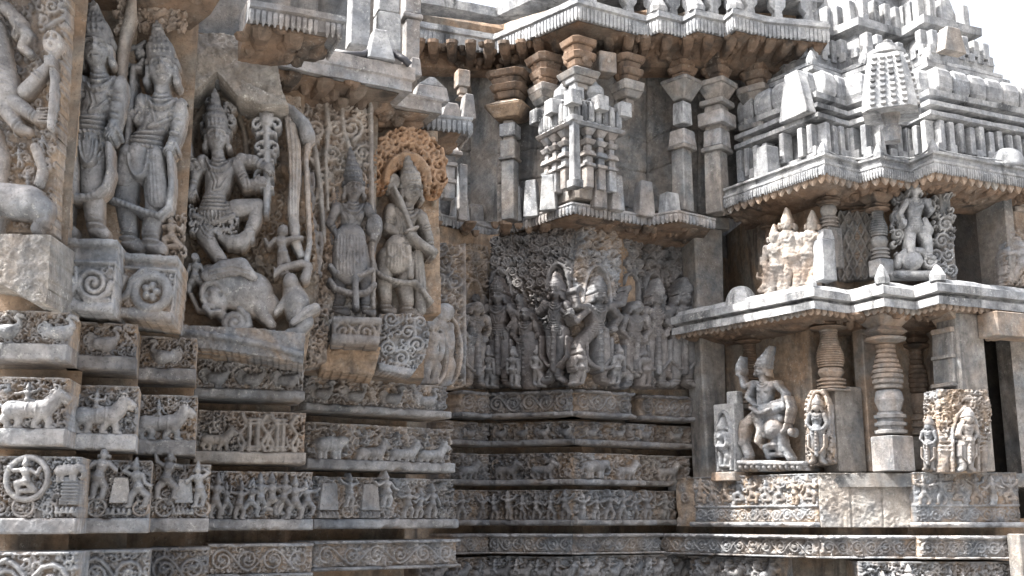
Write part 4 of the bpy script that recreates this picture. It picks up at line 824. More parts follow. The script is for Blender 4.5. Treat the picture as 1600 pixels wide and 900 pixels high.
# ================================================================== eaves
def along(poly, sp, start=0.):
    P = np.asarray([p[:2] for p in poly], float); out = []
    for i in range(len(P)-1):
        d = P[i+1]-P[i]; l = np.linalg.norm(d); d /= l; n = max(1, int(round(l/sp)))
        for j in range(n): out.append((P[i]+d*l*(j+.5)/n, math.atan2(d[1], d[0]), l/n))
    return out
def part_loft(name, parent, rings, xy, ang, mat, n=None, cham=.15, smooth=False):
    V, Q = loft(rings, xy[0], xy[1], ang, n, cham); return mesh(name, V, Q, M[mat], parent, smooth)
def knob(parent, xy, ang, z, h, w, mat='pale'):
    return part_loft('corner_leaf', parent, [(z, w, w*.8), (z+h*.3, w*1.05, w*.85), (z+h*.6, w*.75, w*.6), (z+h*.85, w*.42, w*.35), (z+h, w*.12, w*.12)], xy, ang, mat, 8)
def eave(label, poly, z, bands, depth, mat='grey', smat='soffit', fringe=.05, name='stone_eave', knobs=(), kh=.14, drop=.12, wob=.006, seed=1, cut=True, ribs=.22):
    c = np.mean([p[:2] for p in poly], 0); root = thing(name, label, 'eave', (c[0], c[1], z))
    zz = z; prof = [(-depth, z+.012), (-.05, z+.012), (0, z)]
    for i, (h, w) in enumerate(bands): prof += [(w, zz+.004), (w, zz+h-.008)]; zz += h
    prof += [(bands[-1][1]-.05, zz+.01), (-depth, zz+.06)]
    main = sweep(poly, prof, wob=wob, seed=seed, seg=.09)
    V, Q = sweep(poly, [(-depth, z-drop), (-depth*.72, z-drop*.8), (-depth*.4, z-drop*.28), (-.07, z-.004), (-.07, z+.006), (-depth, z+.006)], wob=.006, seed=seed+1, seg=.07)
    lst = [(V, Q)]
    for p, a, l in along(offs(smoothed(poly, 3) if len(poly) > 5 else poly, -depth*.5), ribs):
        n = (math.sin(a), -math.cos(a)); L1 = depth*.42
        rgs = random.Random(p[0]); V, Q = loft([(z-drop*.62, .03, L1*.6), (z-drop*.42, .055, L1*.8), (z-drop*.2, .06, L1), (z, .065, L1)], p[0], p[1], a, None, .5); lst.append((V, Q))
        for _ in range(6):
            w_, t_ = rgs.uniform(-L1, L1*.95), rgs.uniform(-.5, .5)*ribs; h_ = rgs.uniform(.02, .055); zf = z-drop*(.5-.5*w_/L1)*.75; qx, qy = p[0]+n[0]*w_+math.cos(a)*t_, p[1]+n[1]*w_+math.sin(a)*t_
            lst.append(loft([(zf-h_, .012, .014), (zf-h_*.6, .035, .04), (zf+.02, .05, .055)], qx, qy, a+rgs.uniform(-.6, .6), 7))
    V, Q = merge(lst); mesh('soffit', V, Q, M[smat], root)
    lst = [main]
    if fringe:
        rg = random.Random(seed)
        for p, a, l in along(offs(poly, bands[0][1]), fringe):
            h = bands[0][0]; q = rg.uniform(.8, 1.2)
            if rg.random() < .06: continue
            V, Q = loft([(z-.022*q, l*.12, .006), (z+.004, l*.36, .013), (z+h*.55, l*.42, .016*q), (z+h*.86, l*.34, .011)], p[0], p[1], a, None, .3); lst.append((V, Q))
    V, Q = merge(lst); mesh('slab', V, Q, M[mat], root)
    for i in knobs: p = offs(poly, -.07)[i]; knob(root, p, .4, zz, kh, kh*.5, mat)
    return root, zz
def lipline(pts, z): return [atz(px, py, z)[:2] for px, py in pts]
ea = math.radians(22)
def slab_eave(label, pts, z, bands, depth, back, **k):
    P = lipline(pts, z); d = P[-1]-P[-2]; d /= np.linalg.norm(d); P.append(P[-1]+np.array([-d[1], d[0]])*back); return eave(label, P, z, bands, depth, **k)
gl = [U[k].off(.62) for k in ('far', 'g1', 'g2')]
gp = [plan(gl[0], -500, 300), plan(gl[0], 96, 300), plan(gl[1], 100, 300), plan(gl[1], 186, 300), plan(gl[2], 190, 300), plan(gl[2], 330, 300)]
eave('brown eave over the two guardians, added out of view to shade them', gp, 4.62, [(.1, 0), (.06, .02)], .75, 'grey', 'soffit', .05, seed=2)  # unseen eave, added to keep direct sun off the guardian wall
slab_eave('first eave slab with leaf fringe, above the dancing deity niche', [(388, 31), (533, 56)], 4.53, [(.085, .0), (.05, .02)], .36, .36, seed=3, fringe=.035)
slab_eave('plain grey eave slab above the volute wall, carrying a black cable', [(380, 92), (644, 144)], 4.53, [(.085, .0), (.10, .015)], .5, .4, seed=4, fringe=0)
slab_eave('short grey eave step over the orange arch, right of the cable slab', [(580, 158), (690, 178)], 4.53, [(.09, .0), (.03, .01)], .5, .3, seed=5, fringe=0)
slab_eave('last small eave step at the end of the left wall, split top', [(640, 196), (737, 206)], 4.53, [(.09, .0), (.03, .01)], .5, .4, seed=6, fringe=.04)
def stones(name, label, cat, px, py, Y, tiers, ang=ea, mat='pale', group=None, parent=None, n=None, cham=.12, smooth=False):
    """a thing of stacked shaped stones: tiers (part name, y bottom, y top, half width px bottom, half width px top[, depth half px]) traced at depth Y"""
    c = at(px, py, Y); k = Y/F; root = thing(name, label, cat, c, group)
    for t in tiers:
        nm, y0, y1, w0, w1 = t[:5]; dp = t[5] if len(t) > 5 else None; mt = t[6] if len(t) > 6 else mat; dx = t[7] if len(t) > 7 else 0
        z0, z1 = at(px, y0, Y)[2], at(px, y1, Y)[2]; b = min(.008, abs(z1-z0)*.15); a0 = w0*k; a1 = w1*k; d0 = (dp or w0)*k; d1 = (dp or w1)*k
        x, y = at(px+dx, (y0+y1)/2, Y)[:2]
        if nm == 'bracket':                      # corbelled bracket with small bosses
            pc = []; n_ = 4; rgb = random.Random(px)
            for i in range(n_):
                f0, f1 = i/n_, (i+1)/n_; wa = (a0+(a1-a0)*f0)*(1.06 if i % 2 else .84); wb = (a0+(a1-a0)*f1)*(1.12 if i % 2 else .9); za, zb = z0+(z1-z0)*f0, z0+(z1-z0)*f1
                pc.append(loft([(za, wa*.9, wa*.9), (za+.012, wa, wa), (zb-.012, wb, wb), (zb, wb*.92, wb*.92)], x+rgb.uniform(-.008, .008), y, ang, None, .3))
            for i in range(9):
                t_ = rgb.uniform(0, 6.28); rr_ = a0*1.02; zz_ = z0+(z1-z0)*rgb.uniform(.15, .85); pc.append(loft([(zz_-.04, .012, .012), (zz_-.015, .035, .035), (zz_+.02, .04, .04), (zz_+.045, .015, .015)], x+rr_*math.cos(t_), y+rr_*math.sin(t_), ang, 7))
            V, Q = merge(pc); mesh(nm, V, Q, M[mt], root); continue
        part_loft(nm, root, [(z0, a0-b, d0-b), (z0+b, a0, d0), (z1-b, a1, d1), (z1, a1-b, d1-b)], (x, y), ang, mt, n, cham, smooth)
    return root
# blocks that stand on the left eaves
stones('roof_stone', 'tall pale square pier on the cable slab, left one of two', 'stone block', 560, 70, 7.45, [('block', 76, -14, 17, 16)])
stones('roof_stone', 'second pale pier on the cable slab with a joint halfway up', 'stone block', 604, 80, 7.6, [('lower_block', 84, 26, 20, 19), ('upper_block', 25, -14, 18, 18)])
stones('roof_stone', 'trapezoid pale stone leaning over the black cable', 'stone block', 592, 96, 7.2, [('block', 100, 50, 23, 12)])
stones('wall_pilaster', 'narrow grey pilaster with capital at the top, right of the pale piers', 'pilaster', 642, 95, 7.8, [('shaft', 100, 34, 12, 12, None, 'grey'), ('capital', 33, 27, 17, 17, None, 'grey'), ('capital_block', 26, -10, 14, 14, None, 'grey')])
stones('roof_stone', 'small upright grey stone at the right corner of the cable slab', 'stone block', 648, 118, 7.35, [('block', 121, 92, 10, 7, None, 'grey')])
stones('roof_stone', 'broken grey hump with hollow top on the eave over the orange arch', 'stone block', 672, 158, 7.85, [('block', 160, 138, 30, 25, 14, 'grey'), ('crest', 138, 124, 22, 6, 12, 'grey')])
stones('roof_stone', 'left half of the split stone on the last small eave step', 'stone block', 703, 180, 8.3, [('block', 188, 164, 18, 11, 12, 'grey')])
stones('roof_stone', 'right half of the split stone, a taller upright fin on the last eave step', 'stone block', 730, 180, 8.3, [('block', 188, 150, 12, 7, 12, 'grey')])
def cable(label, pts, r=.022, mat='cable'):
    V, Q = tube(pts, r); tag(mesh('power_cable', V, Q, M[mat], loc=pts[0], smooth=True), label, 'cable')
cable('black cable looping along the plain eave slab between two pale piers', [at(*p) for p in ((505, 72, 7.3), (520, 81, 7.12), (545, 85, 7.08), (566, 86, 7.1), (580, 80, 7.25))], .026)
cable('short black cable end right of the leaning trapezoid stone', [at(*p) for p in ((606, 78, 7.4), (620, 86, 7.2), (632, 93, 7.18), (640, 102, 7.2))], .026)
# ================================================================== the recess: scroll band, small friezes, statues, eaves
GC = 'small friezes of the recess'
k_ = dict(group=GC, step=1.15)
ZS = (2.935, 2.655)
for f_, a, c_, n, lab in (('C0', 716, 764, 2, 'short scroll band of two rings left of the recess corner'), ('C1', 764, 896, 5, 'scroll band of five rings under the dark deities in the recess'), ('C2', 896, 986, 4, 'scroll band of four rings under the carved panel'), ('C3', 998, 1084, 4, 'scroll band of four rings beside the tall grey pier')):
    vine(f_, a, c_, lab, 101+n+a, n, ZS, 'mid', GC, .05, .10, .4, 1.15)
def busy(fac, a, c_, zs, lab, seed, n, kind, mat='mid', led=.06):
    b = Block(fac, a, c_, zs, led, lab, seed=seed, mat=mat, **k_); rg = random.Random(seed)
    for i in range(n):
        x = (i+.5)*b.W/n; k = b.H/62
        if kind == 'm': mini(b.part('warrior', x-18, x+18, 2), x, b.H-1, b.H*rg.uniform(.75, .98), seed+i, None, 4.)
        elif kind == 'e' and i % 2 == 0: elephant(b.part('elephant', x-40*k, x+40*k), T(x-36*k, b.H-58*k, k*.9), i, 3.)
        elif kind == 'b': swan(b.part('swan', x-40*k, x+40*k), T(x-36*k, 1, k), i, 3.)
        else: lion(b.part('lion', x-44*k, x+44*k), T(x-42*k, b.H-55*k, k*.9), i, 3.)
    bg(b, 1.1, 2, 4); b.done(3)
busy('C0', 690, 764, ZA, 'bird frieze piece at the left end of the recess', 121, 1, 'b'); busy('C1', 764, 898, ZA, 'bird frieze of four swans bending out to the recess corner', 122, 4, 'b')
busy('C2', 897, 1022, ZA, 'bird frieze of three swans right of the projecting recess corner', 123, 3, 'b'); busy('C3', 1022, 1080, ZA, 'worn brown bird frieze end beside the tall grey pier', 124, 1, 'b', 'warm')
busy('C0', 690, 764, ZB, 'frieze piece of one beast at the left of the recess, second row', 125, 1, 'l'); busy('C1', 764, 878, ZB, 'dark frieze of two beasts below the swans in the recess', 126, 2, 'l')
busy('C1', 878, 897, ZB, 'plain narrow joint stone in the second recess row', 127, 0, 'l'); busy('C2', 897, 1000, ZB, 'frieze of an elephant and beast with a pale middle in the recess', 128, 2, 'e', 'grey'); busy('C3', 1000, 1078, ZB, 'worn frieze of one small beast beside the grey pier', 129, 1, 'l', 'warm')
busy('C0', 700, 764, ZC, 'frieze of two warriors at the left of the recess', 130, 2, 'm'); busy('C1', 764, 896, ZC, 'dark frieze of six fighting warriors in the recess', 131, 6, 'm'); busy('C2', 896, 1017, ZC, 'frieze of six marching warriors right of the recess corner', 132, 6, 'm', 'grey'); busy('C3', 1017, 1056, ZC, 'single crouching figure block beside the shrine plinth', 133, 1, 'm', 'warm')
vine('C0', 700, 764, 'low ring scroll band at the left end of the recess', 140, 3, ZD, 'mid', GC, .02, .06, .4, 1.15); vine('C1', 764, 896, 'low ring scroll band of seven coils below the recess warriors', 141, 7, ZD, 'grey', GC, .02, .06, .4, 1.15); vine('C2', 896, 1032, 'low ring scroll band ending in orange stone near the shrine', 142, 7, ZD, 'grey', GC, .02, .06, .4, 1.15)
riders('C0', 650, 764, 1.2, 'dark horsemen frieze at the foot of the recess, left part', 150, 3, 'mid'); riders('C1', 764, 896, 1.21, 'horsemen frieze at the foot of the recess under seven scroll coils', 151, 4); riders('C2', 896, 1090, 1.22, 'long grey horsemen frieze at the foot of the recess, right part', 152, 6)
cw = [plan('C0', 560, w=-.02), plan('C0', 764, w=-.02), plan('C1', 896, w=-.02), plan('C2', 1000, w=-.02), plan('C3', 1000, w=-.02), plan('C3', 1090, w=-.02), (3.2, 13.9)]
wall('temple_wall', 'brown stained wall behind the statues of the recess', cw, [(-3, 15.5), (4, 16)], 2.95, 4.75, 'back')  # same ochre-stained stone as the other backing walls
FC = {n: FA[n] for n in ('C0', 'C1', 'C2', 'C3')}; PN = FA['C2'].off(.10)
def roundels(R, x0, y0, x1, y1, r):
    j = 0; y = y0+r
    while y < y1:
        x = x0+(r if j % 2 else 0)
        while x < x1: spiral(R, x, y, r*.86, 1.8, 1 if j % 2 else -1, x+y, r*.22, 2.5, 1.5); R.stroke([(x, y+r), (x+r, y+r*1.6)], r*.18, 2, 1.3); x += r*2.05
        y += r*1.95; j += 1
def cs(R): 
    for x, y, r in ((742, 402, 9), (735, 420, 7), (750, 430, 8), (744, 385, 6)): spiral(R, x, y, r, 1.6, 1, x, 1.6, 2, 1.2)
    fill(R, (726, 380, 762, 450), 60, 2.5, 5, 2, 2.5, 3, 1.2); R.blob(738, 475, 13, 36, 0, .6, 0, 'cut'); R.stroke(arc(738, 478, 15, 40, 180, 360, 14), 2.5, 2, 1)
slab('scroll_slab', 'scroll slab with arched hollow left of the recess corner', FC['C0'].off(.06), [(724, 380), (763, 384), (764, 608), (724, 606)], 'mid', 'wall slab', .2, 1.2, carve=cs, seed=161, dr=22)
def cs(R):
    roundels(R, 776, 368, 892, 446, 8.5)
    fill(R, (766, 366, 896, 470), 260, 2.5, 5, 2, 2.5, 4, 1.2); R.blob(874, 450, 13, 34, 0, .7, 0, 'cut'); R.stroke(arc(874, 455, 18, 42, 180, 360, 16), 3, 3, 1.2); R.blob(782, 460, 15, 34, 0, .5, 0, 'cut'); R.stroke(arc(782, 462, 18, 40, 180, 360, 16), 2.6, 2, 1)
slab('scroll_slab', 'sooty wall panel of dense scrolls behind the dark four-armed deity', FC['C1'].off(.05), [(766, 372), (896, 350), (896, 604), (766, 606)], 'darkish', 'wall slab', .2, 1.2, carve=cs, seed=162, dr=22)
def cs(R):
    roundels(R, 908, 360, 964, 428, 7.5)
    for i in range(16): spiral(R, 958, 432+i*11, 6, 1.6, 1 if i % 2 else -1, i, 1.6, 3, 1.2)
    fill(R, (900, 350, 968, 450), 180, 2.5, 4.5, 2, 3, 5, 1.2); R.blob(930, 470, 18, 52, 0, .8, 0, 'cut'); R.stroke(arc(930, 470, 21, 54, 170, 370, 20), 2.6, 3, 1.2)
slab('scroll_slab', 'grey lace-like panel jutting at the recess corner with arched hollow', PN, [(906, 356), (969, 346), (970, 610), (898, 606), (898, 430)], 'grey', 'wall slab', .36, 1.2, carve=cs, seed=163, rough=.8, dr=22)
for (a, c_, lab, sd, f_, xc) in ((973, 1003, 'narrow scroll slab with arch just right of the lace-like panel', 164, FC['C2'].off(-.02), 984), (1006, 1082, 'scroll slab with two arches at the right end of the recess', 165, FC['C3'].off(.04), 1062)):
    def cs(R, a=a, c_=c_, xc=xc):
        roundels(R, a+8, 376, c_-4, 436, 7.5)
        fill(R, (a, 368, c_, 455), int((c_-a)*2.2), 2.5, 4.5, 2, 2.5, 6, 1.2)
        for x in ((xc,) if c_ < 1005 else (1020, xc)): R.blob(x, 470, 12, 40, 0, .8, 0, 'cut'); R.stroke(arc(x, 470, 14, 44, 180, 360, 16), 2.4, 2, 1.2)
    slab('scroll_slab', lab, f_, [(a, 368), (c_, 372), (c_+2, 608), (a, 608)], 'darkish', 'wall slab', .2, 1.2, carve=cs, seed=sd, dr=22)
def deity(fac, x, y, h, hr, label, mat, seed, lean=0., female=False, look=.2, pose=0, group=None, crown=True, w=.05, extra=None, clutter=40):
    f = fac.off(w); nm = ['body', 'garland', 'skirt_panel']+(['crown'] if crown else [])
    L = layers(f, (x-h*.34, y-h-6, x+h*.34, y+6), nm, 1.15); q = h/170.; hx = x+lean*h
    g = lambda a, b: (x+a*q+lean*h*max(0, 1-b/170.), y-170*q+b*q)
    leg = [[(-8, 88), (-11, 125), (-9, 155), (-10, 163), (-17, 168)], [(8, 88), (12, 125), (9, 155), (10, 163), (18, 168)]]
    if pose == 1: leg = [[(-8, 88), (-30, 112), (-16, 138), (-18, 148), (-26, 152)], [(8, 88), (14, 125), (8, 155), (9, 163), (18, 168)]]
    if pose == 2: leg = [[(-6, 88), (-4, 125), (4, 152), (6, 160), (14, 166)], [(8, 88), (10, 124), (-4, 152), (-8, 162), (-16, 166)]]
    arms = dict(arml=[g(-18, 50), g(-25, 72), g(-14, 84)], armr=[g(18, 50), g(25, 72), g(15, 86)])
    if pose == 1: arms = dict(arml=[g(-18, 50), g(-34, 48), g(-36, 26)], armr=[g(18, 50), g(34, 66), g(24, 82)], arml2=[g(-18, 54), g(-36, 72), g(-44, 60)], armr2=[g(18, 48), g(38, 44), g(44, 24)])
    if pose == 2: arms = dict(arml=[g(-16, 50), g(-26, 62), g(-10, 52)], armr=[g(16, 50), g(24, 66), g(4, 56)])
    if pose == 3: arms = dict(arml=[g(-18, 50), g(-27, 70), g(-8, 86)], armr=[g(18, 50), g(27, 70), g(10, 88)], arml2=[g(-18, 52), g(-34, 62), g(-34, 38)], armr2=[g(18, 52), g(34, 62), g(34, 38)])
    for R_ in L.values(): R_.hs = 1.15
    J = dict(head=g(0, 32), chest=g(0, 56), waist=g(-1, 76), hips=g(0, 86), shl=g(-17, 48), shr=g(17, 48), legl=[g(*p) for p in leg[0]], legr=[g(*p) for p in leg[1]], crown=g(0, 0), **arms)
    person(L, J, hr, look, female, hr > 7.5, crown, w0=7)
    K = L['skirt_panel']; K.stroke([g(0, 86), g(1, 150)], [4*q, 5*q], 15, 1); [K.stroke([g(-5, 92+i*9), g(6, 92+i*9)], 1.2, 0, 1, 'add') for i in range(6)]
    garland(L['garland'], [g(-20, 100), g(-20, 130), g(-8, 144), g(8, 144), g(20, 130), g(20, 100)], 3*q, 13)
    if extra: extra(L, g, q)
    R = L['body']
    if clutter:
        rg = random.Random(seed)
        for i in range(3): X = x+rg.choice((-1, 1))*rg.uniform(18, 34)*q; mini(R, X, y, rg.uniform(38, 60)*q, seed+i, None, 4)
    return statue('deity_statue', label, f, (x, y), L, mat, seed=seed, group=group, rough=.4)
deity(FC['C0'].off(.08), 737, 604, 148, 8.5, 'plain standing figure holding a pot in the arched hollow of the recess', 'mid', 171, female=True, crown=False, clutter=1)
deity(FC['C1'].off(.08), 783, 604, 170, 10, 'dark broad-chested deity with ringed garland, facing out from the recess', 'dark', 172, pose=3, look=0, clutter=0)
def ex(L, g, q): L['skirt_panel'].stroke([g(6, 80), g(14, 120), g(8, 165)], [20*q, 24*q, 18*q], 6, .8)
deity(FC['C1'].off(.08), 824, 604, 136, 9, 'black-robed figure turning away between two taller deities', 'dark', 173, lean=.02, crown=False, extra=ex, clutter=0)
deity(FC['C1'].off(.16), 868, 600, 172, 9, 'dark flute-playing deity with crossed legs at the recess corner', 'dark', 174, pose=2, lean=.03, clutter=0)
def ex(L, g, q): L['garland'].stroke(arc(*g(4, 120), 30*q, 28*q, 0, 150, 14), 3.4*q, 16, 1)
deity(PN.off(.02), 928, 600, 166, 9.5, 'dancing many-armed deity under the arch of the lace-like panel', 'darkish', 175, pose=1, extra=ex, clutter=0)
deity(FC['C2'].off(.06), 986, 606, 152, 9, 'half hidden figure looking left beside the edge of the lace-like panel', 'darkish', 176, look=-.5, crown=False, clutter=1)
deity(FC['C3'].off(.09), 1020, 604, 166, 9, 'slender grey goddess with pointed crown, second figure from the grey pier', 'darkish', 177, female=True, look=.4, clutter=1)
deity(FC['C3'].off(.09), 1061, 604, 168, 10.5, 'stout grey deity with banded crown next to the tall grey pier', 'darkish', 178, pose=3, look=.2, clutter=0)
for x, y, sd in ((842, 602, 5), (900, 600, 7), (806, 604, 9), (768, 604, 12), (956, 600, 15), (1002, 604, 18)):
    f = FC['C1'] if x < 896 else FC['C2']; L = layers(f.off(.2), (x-24, y-66, x+24, y+4), ('body',), 1.15); mini(L['body'], x, y, 58, sd, 'calm', 6)
    statue('attendant_statue', {842: 'small attendant between the flute player and the black-robed figure', 900: 'small attendant at the foot of the recess corner', 806: 'small attendant right of the broad-chested dark deity', 768: 'small attendant left of the broad-chested dark deity', 956: 'small drummer at the right foot of the lace-like panel', 1002: 'small attendant between the half hidden figure and slender goddess'}[x], f, (x, y), L, 'darkish', seed=180+sd)
# tall pier between recess and shrine
stones('stone_pier', 'tall plain grey pier streaked with green between recess and shrine', 'pier', 1103, 745, 12.3, [('shaft', 752, 362, 18, 27, 22, 'wall'), ('cap', 362, 345, 30, 30, 26, 'wall')], ea)
# lower eave of the recess
LE = lipline([(640, 336), (772, 370), (895, 331), (1012, 351), (1060, 343), (1118, 356)], 4.76)
eave('long zigzag eave with fringed lip over the recess statues', LE, 4.76, [(.085, 0), (.03, .012)], .75, 'grey', 'soffit', .055, seed=7, drop=.10, ribs=.4)
for i, (x, yb, yt, w, mt, lab) in enumerate(((806, 340, 302, 11, 'pale', 'leftmost pale merlon stone on the recess eave'), (831, 332, 292, 11, 'pale', 'second pale merlon from the recess valley, tall and square'), (858, 322, 284, 12, 'pale', 'sunlit white merlon beside the corner shaft'), (935, 318, 276, 11, 'grey', 'grey merlon just right of the corner shaft'), (962, 322, 284, 11, 'grey', 'wide grey merlon, second right of the corner shaft'), (1006, 332, 294, 14, 'grey', 'leaning grey merlon with pointed top near the eave end'), (1046, 336, 312, 15, 'pale', 'low pale merlon block at the right end of the recess eave'), (672, 330, 300, 14, 'grey', 'stubby grey merlon at the far left of the recess eave'), (742, 356, 330, 13, 'grey', 'low hump merlon in the valley of the recess eave'), (718, 350, 320, 14, 'grey', 'squat grey merlon next to the valley hump'))):
    Y = float(atz(x, yb, 4.87)[1])+.06; stones('merlon_stone', lab, 'merlon', x, yb, Y, [('block', yb+8, yt-9, w*1.15, w*.8, w*.7, mt)], math.atan2(*(FA['C1'] if 772 < x < 897 else FA['C2']).d[::-1]), group='merlons on the recess eave')
# upper wall of the recess
wall('temple_wall', 'dressed grey block wall of the recess, between its two eaves', [plan('C0', 560, w=-.55), plan('C0', 772, w=-.55), plan('C1', 790, w=-.06)]+cw[2:], [(-3, 15.5), (4, 16)], 4.75, 7.05, 'wall')
def joints(R):
    for y in (150, 205, 255, 300): R.stroke([(640, y-6), (775, y+6)], 1.3, 0, 1.6, 'cut'); R.stroke([(760, y+4), (900, y-14)], 1.3, 0, 1.6, 'cut')
def masonry(fac, pts, label, seed, lines):
    def c(R):
        for l in lines: R.stroke(l, 1.3, 0, 1.8, 'cut')
    slab('wall_facing', label, fac, pts, 'wall', 'wall slab', .1, 1.5, carve=c, seed=seed, rough=1.1)
masonry(FC['C0'].off(-.5), [(655, 90), (774, 110), (775, 350), (655, 330)], 'jointed grey stone facing left of the recess valley', 191, [[(655, 178), (775, 190)], [(655, 232), (775, 240)], [(655, 284), (775, 290)], [(742, 100), (744, 190)], [(748, 190), (748, 345)], [(706, 186), (707, 285)]])
masonry(FC['C1'].off(.03), [(776, 110), (866, 90), (866, 330), (776, 350)], 'sooty jointed stone facing right of the recess valley', 192, [[(776, 190), (866, 180)], [(776, 240), (866, 228)], [(776, 288), (866, 274)], [(820, 100), (820, 190)], [(838, 190), (838, 330)]])
masonry(FC['C2'].off(.0), [(960, 90), (1010, 110), (1011, 330), (960, 320)], 'jointed stone facing right of the corner aedicule', 193, [[(960, 205), (1011, 222)], [(960, 262), (1011, 270)], [(984, 100), (984, 330)]])
masonry(FC['C3'].off(.03), [(1012, 110), (1200, 110), (1195, 340), (1013, 330)], 'big-jointed stone facing behind the two right pilasters', 194, [[(1012, 222), (1052, 200), (1092, 204), (1196, 210)], [(1012, 270), (1050, 254), (1196, 262)], [(1092, 110), (1092, 340)], [(1050, 200), (1050, 254)], [(1134, 204), (1134, 340)], [(1074, 254), (1074, 340)]])
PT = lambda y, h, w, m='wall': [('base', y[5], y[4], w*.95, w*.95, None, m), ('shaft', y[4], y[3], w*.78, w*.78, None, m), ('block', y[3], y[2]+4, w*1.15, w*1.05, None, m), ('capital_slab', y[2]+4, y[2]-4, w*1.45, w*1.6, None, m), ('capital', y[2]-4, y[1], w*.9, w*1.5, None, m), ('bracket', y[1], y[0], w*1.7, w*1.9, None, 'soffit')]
PG = 'pilasters of the recess upper wall'
stones('wall_pilaster', 'slim grey pilaster with cube knob in the dark valley of the recess', 'pilaster', 797, 340, 11.75, [('shaft', 345, 252, 11, 11), ('collar', 252, 248, 15, 15), ('upper_shaft', 248, 222, 13, 13), ('cube', 216, 196, 14, 14, None, 'pale'), ('neck', 222, 190, 9, 9), ('capital_slab', 188, 172, 22, 34, None, 'back'), ('capital', 172, 158, 34, 12, None, 'back'), ('bracket', 158, 118, 22.4, 31.2, None, 'soffit')], ea+.785, 'wall', PG)
stones('wall_pilaster', 'short banded pilaster at the far left of the recess upper wall', 'pilaster', 700, 300, 11.3, [('shaft', 312, 288, 9, 9), ('collar', 288, 282, 12, 12), ('shaft', 282, 262, 9, 9), ('collar', 262, 256, 13, 13), ('block', 256, 240, 10, 10), ('cap', 240, 222, 18, 8), ('collar', 246, 240, 20, 20)], ea, 'grey', PG)
stones('wall_pilaster', 'square grey pier strip beside the short banded pilaster', 'pilaster', 722, 330, 11.5, [('shaft', 345, 258, 7, 7)], ea, 'grey', PG)
stones('wall_pilaster', 'broken pilaster with a pitted pale stump, left of two on the right wall', 'pilaster', 1066, 330, 11.85, [('shaft', 332, 232, 13, 12), ('block', 230, 206, 17, 15, None, 'grey'), ('collar', 236, 230, 18, 18), ('stump', 196, 162, 12, 11, None, 'pale'), ('capital', 158, 132, 12, 26), ('capital_slab', 134, 128, 27, 27), ('bracket', 128, 88, 16.0, 21.8, None, 'soffit')], ea+.4, 'wall', PG)
stones('wall_pilaster', 'whole pilaster with diamond block and stepped capital, right of the broken one', 'pilaster', 1120, 330, 11.9, [('shaft', 335, 238, 15, 14), ('collar', 240, 233, 20, 20), ('diamond_block', 232, 206, 17, 16, None, 'grey'), ('cube', 200, 180, 24, 24, None, 'grey'), ('upper_shaft', 206, 168, 15, 15), ('collar', 168, 160, 22, 22), ('capital', 158, 138, 14, 24), ('capital_slab', 138, 130, 26, 26), ('bracket', 130, 88, 16.0, 23.4, None, 'soffit')], ea+.5, 'wall', PG)
stones('wall_pilaster', 'pilaster half hidden behind the shrine roof', 'pilaster', 1182, 300, 12.0, [('shaft', 310, 206, 16, 15), ('collar', 206, 198, 22, 22), ('upper_shaft', 198, 172, 16, 16), ('capital', 172, 150, 15, 24), ('capital_slab', 150, 140, 26, 26), ('bracket', 140, 92, 16.0, 25.0, None, 'soffit')], ea+.5, 'wall', PG)
stones('wall_pilaster', 'carved square pendant block under the upper eave at left of the recess', 'pilaster', 722, 150, 11.5, [('block', 138, 112, 11, 11), ('neck', 148, 138, 7, 7), ('foot', 156, 148, 10, 4)], ea, 'warm', PG)
# corner aedicule: a miniature shrine carried on slim posts
Yc = 11.42; ac = math.radians(33); kc = Yc/F; c0 = at(908, 300, Yc)[:2]; zc = lambda y: float(at(908, y, Yc)[2])
ae = thing('miniature_shrine', 'stacked miniature shrine on slim posts at the lit projecting corner', 'aedicule', (*c0, zc(300)))
def lc(x, y): return (c0[0]+x*kc*math.cos(ac)-y*kc*math.sin(ac), c0[1]+x*kc*math.sin(ac)+y*kc*math.cos(ac))
def tier(nm, y0, y1, h0, h1, mat='grey', x=0, y=0, n=None, d=None): part_loft(nm, ae, [(zc(y0), h0*kc-.006, (d or h0)*kc-.006), (zc(y0)+.006, h0*kc, (d or h0)*kc), (zc(y1)-.006, h1*kc, (d or h1)*kc), (zc(y1), h1*kc-.006, (d or h1)*kc-.006)], lc(x, y), ac, mat, n)
tier('core', 320, 216, 32, 32, 'wall'); tier('corner_shaft', 302, 212, 7, 6, 'pale', -46, -46); tier('shaft_foot', 312, 300, 10, 10, 'pale', -46, -46); tier('shaft_cap', 212, 204, 10, 11, 'pale', -46, -46)
FP = [(x, -40) for x in (-16, 8, 30)]+[(-40, y) for y in (-14, 12, 34)]
for x, y in FP:
    for nm, y0, y1, a, b_ in (('post', 306, 274, 7, 7), ('post_collar', 274, 269, 10, 10), ('post', 269, 258, 6, 6), ('post_collar', 258, 250, 11, 9), ('post', 250, 240, 5, 5), ('post_collar', 240, 233, 8, 11), ('post', 233, 226, 5, 5), ('post_capital', 226, 216, 6, 11)): tier(nm, y0, y1, a, b_, 'grey', x, y)
tier('cornice', 216, 211, 54, 57); tier('cornice', 211, 206, 52, 50, 'pale'); tier('roof_course', 206, 182, 46, 42); tier('roof_ledge', 182, 177, 48, 50, 'pale'); tier('roof_ledge', 177, 171, 46, 40)
for i in range(7):
    q = -42+i*14; hgt = 180-(3-abs(i-3))*2
    for x, y in ((q, -48), (-48, q)):
        part_loft('roof_lobe', ae, [(zc(208), 4*kc, 4*kc), (zc(204), 6*kc, 6*kc), (zc(hgt+8), 5.6*kc, 6*kc), (zc(hgt), 3*kc, 3*kc)], lc(x, y), ac, 'pale', 8)
